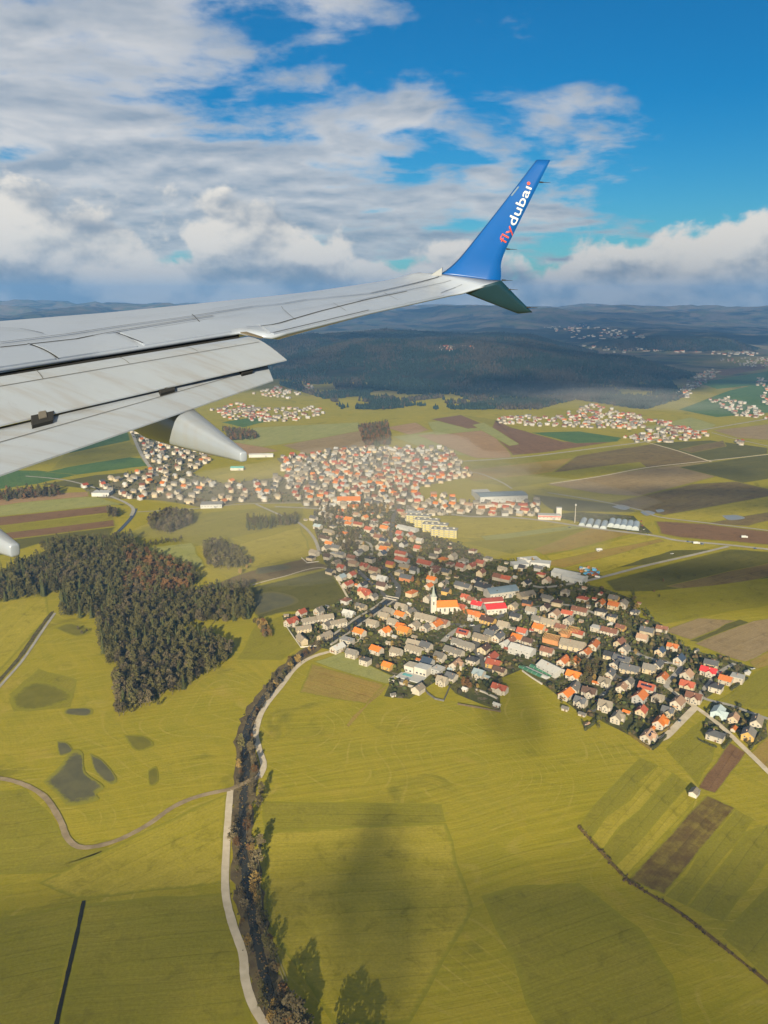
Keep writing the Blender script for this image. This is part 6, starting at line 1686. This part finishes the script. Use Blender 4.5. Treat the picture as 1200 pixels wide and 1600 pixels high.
# lettering on the winglet
dg = bpy.context.evaluated_depsgraph_get()
bvh = BVHTree.FromPolygons([Vector(v.co) + WO for v in wlet.data.vertices], [tuple(p.vertices) for p in wlet.data.polygons])
def on_blade(px, py):
    d = ray(px, py).normalized(); o = Vector((0, 0, CAM_H)); h = bvh.ray_cast(o, d)
    return (h[0] - d * .012) if h[0] else PD(px, py, 15.7)
def letters(txt, b0, b1, height, mat, bold):
    cu = bpy.data.curves.new('lettering', 'FONT'); cu.body = txt; cu.offset = bold; cu.resolution_u = 4; cu.fill_mode = 'FRONT'
    ob = bpy.data.objects.new('tmp_text', cu); COL.objects.link(ob); bpy.context.view_layer.update()
    me = bpy.data.meshes.new_from_object(ob.evaluated_get(bpy.context.evaluated_depsgraph_get())); bpy.data.objects.remove(ob)
    bm = bmesh.new(); bm.from_mesh(me)
    xs = [v.co.x for v in bm.verts]; x0, x1 = min(xs), max(xs)
    b0, b1 = Vector(b0), Vector(b1); d = (b1 - b0); L = d.length; e = d.normalized(); pn = Vector((e.y, -e.x))
    if pn.x > 0: pn = -pn
    for v in bm.verts:
        s = (v.co.x - x0) / (x1 - x0) * L; hh = v.co.y * height / .7
        q = b0 + e * s + pn * hh
        v.co = on_blade(q.x, q.y) - WO
    out = bpy.data.meshes.new('lettering'); bm.to_mesh(out); bm.free(); out.materials.append(mat)
    return link('lettering', out, wlet)
RED = mat_plain('sign_orange_red', (.50, .06, .03), .5); LW = mat_plain('sign_white', (.46, .46, .45), .5)
letters('fly', (789.5, 381.5), (803.5, 356), 12.5, RED, -.004)
letters('duba\u0131', (804.8, 353.5), (831, 294), 14.0, LW, .006)
for px, py, r, m, nm in ((826.0, 286.5, 2.6, RED, 'logo_dot'), (824.5, 293, 1.5, LW, 'logo_dot')):
    P = [on_blade(px + r * math.cos(a), py + r * math.sin(a)) - WO for a in np.linspace(0, 6.283, 15)[:-1]]
    link(nm, mesh_from(nm, P, [tuple(range(len(P)))], [m]), wlet)
P = [on_blade(*q) - WO for q in ((798, 305.5), (809.5, 291), (811.5, 292), (800, 306.5))]
link('position_light', mesh_from('position_light', P, [(0, 1, 2, 3)], [mat_plain('lens_grey', (.12, .17, .24), .3)]), wlet)
# static wicks
def rod(name, a, b_, r0, r1, mat, parent):
    d = (b_ - a).normalized(); q = d.to_track_quat('Z', 'Y'); V = []
    for p, r in ((a, r0), (b_, r1)):
        for k in range(5): V.append(wl(p + q @ Vector((math.cos(1.2566 * k) * r, math.sin(1.2566 * k) * r, 0))))
    link(name, mesh_from(name, V, [(k, (k + 1) % 5, 5 + (k + 1) % 5, 5 + k) for k in range(5)] + [(4, 3, 2, 1, 0), (5, 6, 7, 8, 9)], [mat]), parent)
for px, py, d, par in ((843, 284.5, 16.5, wlet), (791, 389, 15.85, wlet), (784, 437.5, 15.5, wlet), (792, 452, 15.6, strake), (823, 480, 15.85, strake)):
    rod('static_wick', PD(px, py, d), PD(px + 6, py + .4, d), .016, .012, SEAL_SHADE, par); rod('static_wick', PD(px + 6, py + .4, d), PD(px + 17, py + .8, d), .007, .003, SEAL_SHADE, par)
# ================================================================== HAZE AND MIST
def box_mesh(name, x0, x1, y0, y1, z0, z1):
    g = Geo(); g.box(x0, x1, y0, y1, z0, z1); return g.mesh(name)
def volume_mat(name, color, density, aniso=0.0):
    m = bpy.data.materials.new(name); m.use_nodes = True; nt = m.node_tree
    nt.nodes.remove(nt.nodes['Principled BSDF'])
    v = nt.nodes.new('ShaderNodeVolumePrincipled'); v.inputs['Color'].default_value = (*color, 1); v.inputs['Density'].default_value = density; v.inputs['Anisotropy'].default_value = aniso
    nt.links.new(v.outputs[0], nt.nodes['Material Output'].inputs['Volume'])
    return m
me = box_mesh('haze', -30000, 30000, -1500, 21500, -3, 760)
me.materials.append(volume_mat('haze_air', (.20, .48, 1.0), HAZE_DENSITY))
tag(link('haze', me), 'thin blue haze over the whole plain', 'haze', None, 'stuff')

# ================================================================== UNSEEN CLOUDS ADDED FOR THEIR SHADE
def shade_cloud_mat():
    m, nt, b = new_mat('shade_cloud_vapour')
    b.inputs['Base Color'].default_value = (.85, .86, .88, 1); b.inputs['Roughness'].default_value = 1.0; b.inputs['Specular IOR Level'].default_value = 0.0
    lw = nt.nodes.new('ShaderNodeLayerWeight'); lw.inputs['Blend'].default_value = 0.5
    n = nnoise(coords('Generated'), 3.2, 6, 0.62, 0.5)
    info = nt.nodes.new('ShaderNodeObjectInfo')
    al = NX(nt.nodes.new('ShaderNodeSeparateColor').outputs[0]); nt.links.new(info.outputs['Color'], al.s.node.inputs[0])
    f = ((1.0 - NX(lw.outputs['Facing'])) * 1.5).clamp() * (n - 0.02).smooth(0.28, 0.60) * al
    mx = nt.nodes.new('ShaderNodeMixShader'); tr = nt.nodes.new('ShaderNodeBsdfTransparent')
    nt.links.new(f.s, mx.inputs[0]); nt.links.new(tr.outputs[0], mx.inputs[1]); nt.links.new(b.outputs[0], mx.inputs[2])
    nt.links.new(mx.outputs[0], nt.nodes['Material Output'].inputs['Surface'])
    return m
SHADE_CLOUDM = shade_cloud_mat()
def cloud(cx, cy, rx, ry, alt, alpha, label, thick=None):  # stands out of view, placed only to shade the ground
    """an added cloud out of view whose shadow falls round the place (cx, cy)"""
    k = alt / math.sin(SUN_EL); c = Vector((cx, cy, 0)) - shadow_dir * k
    thick = thick or min(rx, ry) * .22
    bm = bmesh.new(); bmesh.ops.create_icosphere(bm, subdivisions=5, radius=1.0)
    P = np.array([v.co[:] for v in bm.verts]); s0 = random.uniform(0, 100)
    d = 1 + .55 * (fbm(P[:, 0] * 2.3 + s0, P[:, 1] * 2.3 + P[:, 2] * 1.7, 5) - .5) + .35 * (fbm(P[:, 0] * 6 + s0, P[:, 1] * 6 + P[:, 2] * 5, 15) - .5)
    P = P * d[:, None] * np.array([rx, ry, thick]); P[:, 2] = np.where(P[:, 2] < 0, P[:, 2] * .35, P[:, 2])
    for v, p in zip(bm.verts, P): v.co = p
    me = bpy.data.meshes.new('cloud'); bm.to_mesh(me); bm.free(); me.materials.append(SHADE_CLOUDM)
    me.polygons.foreach_set('use_smooth', [True] * len(me.polygons))
    o = link('cloud', me); o.location = c; o.color = (alpha, alpha, alpha, 1)
    tag(o, label, 'cloud', 'unseen clouds placed to shade the plain')
def gp(px, py): p = G(px, py); return p.x, p.y
cloud(500, 10200, 8500, 3900, 3100, .85, 'vast unseen cloud sheet added to darken the far mountains')
cloud(400, 4750, 2600, 1750, 2300, .97, 'great unseen cloud bank added to darken the wooded hills')
cloud(*gp(1100, 780), 340, 80, 1000, .9, 'long unseen cloud placed to shade the dark strip fields')
cloud(*gp(1120, 915), 290, 66, 900, .97, 'unseen cloud placed to shade the olive fields beyond the village')
cloud(*gp(600, 884), 170, 40, 900, .75, 'small unseen cloud placed to shade the middle of the village')
cloud(*gp(960, 735), 300, 45, 1000, .6, 'streaky unseen cloud placed to shade the long field strips')
cloud(*gp(40, 700), 330, 190, 1000, .65, 'unseen cloud placed to shade the green wheat fields')
cloud(*gp(560, 1690), 460, 120, 800, .65, 'unseen cloud added to darken the lowest meadows')
cloud(*gp(592, 1410), 26, 75, 700, .97, 'little unseen cloud wisp added to shade the wide meadow', 8)
cloud(*gp(800, 1105), 26, 55, 700, .65, 'little unseen cloud wisp added to shade the village meadow', 8)

def mist(px, py, rx, ry, rz, z, dens, label):
    p = G(px, py); bm = bmesh.new(); bmesh.ops.create_icosphere(bm, subdivisions=4, radius=1.0)
    for v in bm.verts:
        k = 1 + .9 * (float(fbm(np.array([v.co.x * 2.1 + px]), np.array([v.co.y * 2.1 + v.co.z]), 5)[0]) - .5)
        v.co = Vector((v.co.x * rx * k, v.co.y * ry * k, v.co.z * rz * k))
    me = bpy.data.meshes.new('mist'); bm.to_mesh(me); bm.free(); me.materials.append(volume_mat('mist_air', (.95, .93, .90), dens))
    o = link('mist', me); o.location = (p.x, p.y, z); o.rotation_euler.z = R(-12)
    tag(o, label, 'mist', None, 'stuff')
mist(600, 790, 330, 420, 45, 30, .0008, 'milky haze added over the village centre for its sunlit glow')  # added volume that catches the sun to make the glow over the village
for q, (px, py, rx, ry, rz, z) in enumerate(((830, 622, 260, 120, 26, 30), (900, 628, 300, 130, 30, 34), (975, 634, 280, 120, 28, 30), (1040, 640, 240, 110, 24, 24), (1100, 646, 200, 90, 18, 18), (930, 640, 380, 90, 16, 14))):
    mist(px, py, rx, ry, rz, z, .00042, 'thin smoke drifting along the foot of the dark hill')
# ================================================================== LABELS
ORD = ['', 'second ', 'third ', 'fourth ', 'fifth ', 'sixth ', 'seventh ', 'eighth ', 'ninth ', 'tenth ', 'eleventh ', 'twelfth ', 'thirteenth ', 'fourteenth ', 'fifteenth ', 'sixteenth ', 'seventeenth ', 'eighteenth ', 'nineteenth ', 'twentieth ', 'twenty-first ', 'twenty-second ', 'twenty-third ', 'twenty-fourth ', 'twenty-fifth ']
SPOTS = [(690, 950, 'the white church'), (773, 951, 'the bright red hall'), (783, 926, 'the blue-grey warehouse'), (676, 822, 'the yellow apartment blocks'), (647, 1055, 'the pool villa'), (611, 936, 'the stream bridge'), (490, 985, 'the grey terraces'),
         (530, 1014, 'the field track mouth'), (748, 1098, 'the small orchard'), (839, 1050, 'the nursery tunnels'), (870, 996, 'the bare rafters'), (1122, 1112, 'the blue-wrapped house'), (1086, 1105, 'the gravel road fork'), (1108, 1047, 'the brown field corner'), (890, 899, 'the white tent halls'),
         (955, 817, 'the arched greenhouses'), (783, 778, 'the long white factory'), (1017, 1172, 'the hedged corner plot'), (545, 784, 'the big orange-roofed hall'), (828, 877, 'the white workshops'), (500, 862, 'the village-edge field road'), (925, 1120, 'the meadow hedge'), (1182, 1118, 'the back lane end'),
         (613, 842, 'the main street bend'), (727, 977, 'the street junction'), (990, 930, 'the lone round tree'), (925, 1050, 'the village grove'), (540, 1004, 'the lower canal end'), (560, 892, 'the long village street'), (331, 788, 'the pale modern hall'), (640, 775, 'the upper crossroads')]
SPW = [(G(a, b_), n) for a, b_, n in SPOTS]
def rank_labels(items, fmt, cat, group, spots):
    """items: (object, look, x, y); the label counts look-alikes outward from the closest landmark"""
    for o, look, x, y in items:
        best = None
        for p, n in spots:
            d = math.hypot(p.x - x, p.y - y); r = sum(1 for q in items if q[1] == look and math.hypot(p.x - q[2], p.y - q[3]) < d - 1e-6)
            key = d * (1 + .12 * r)
            if r < len(ORD) and (best is None or key < best[0]): best = (key, r, n)
        tag(o, fmt.format(look=look, ord=ORD[best[1]], place=best[2]), cat, group)
SHP = {'G': '', 'L': 'long ', 'H': '', 'X': '', 'F': 'flat ', 'B': 'barn-wide ', 'T': 'row-house ', 'W': 'hall-wide '}
rank_labels([(h['obj'], f"{WALLS[h['wall']][0]} house with {ROOFS[h['roof']][0]} {('hipped ' if h['kind'] == 'H' else 'cross-gabled ' if h['kind'] == 'X' else SHP[h['kind']])}roof", h['x'], h['y']) for h in SOLO if h['kind'] != 'S'],
            '{look}, {ord}closest such to {place}', 'house', 'houses of the villages', SPW)
rank_labels([(h['obj'], f"small {ROOFS[h['roof']][0]} roofed garden shed", h['x'], h['y']) for h in SOLO if h['kind'] == 'S'], '{look}, {ord}closest such to {place}', 'shed', 'garden sheds', SPW)
rank_labels([(o, f'small {cn} car', p.x, p.y) for o, cn, p in CARS], '{look}, {ord}closest such to {place}', 'car', 'cars in the streets', SPW)
rank_labels([(o, f'{cn} stack of goods', p.x, p.y) for o, cn, p in YARD], '{look} in the yard, {ord}closest such to {place}', 'goods', 'stacks in the fairground yard', [(G(898, 903), 'the nearer tent hall'), (G(945, 901), 'the side road'), (G(915, 886), 'the meadow side')])
TSP = [(190, 1118, 'the wood tip'), (352, 1030, 'the far wood corner'), (170, 1030, 'the straight wood edge'), (390, 965, 'the flooded hollow'), (250, 1090, 'the curved wood hem'), (300, 985, 'the wood notch'), (95, 962, 'the ditch head'), (405, 1215, 'the track bridge'),
       (440, 1600, 'the stream bottom end'), (384, 1360, 'the track bend'), (392, 1430, 'the wheel ruts'), (378, 1300, 'the straight gravel track'), (386, 1170, 'the sharp track corner'), (412, 1100, 'the wide track curve'), (462, 1032, 'the terrace wall'), (420, 1550, 'the lowest stream bend'), (560, 1665, 'the long tree shadows'), (990, 930, 'the brown strip fields'), (915, 1050, 'the nursery tunnels'), (716, 972, 'the white church'),
       (732, 1070, 'the small orchard'), (575, 798, 'the big orange-roofed hall'), (545, 850, 'the village street'), (350, 870, 'the wet brown field'), (270, 820, 'the lone meadow clump'), (425, 818, 'the farm road row'), (1020, 1120, 'the corner plot'), (1175, 1160, 'the yellow-walled house'), (130, 988, 'the ditch end')]
TSW = [(G(a, b_), n) for a, b_, n in TSP]
SZ = lambda s: 'small ' if s < .4 else 'mid-sized ' if s < .75 else 'tall '
rank_labels([(t['obj'], SZ(t['s']) + KINDS[t['kd']][0], t['x'], t['y']) for t in TREES], '{look}, {ord}closest such to {place}', 'tree', 'single trees of wood, stream and gardens', TSW)
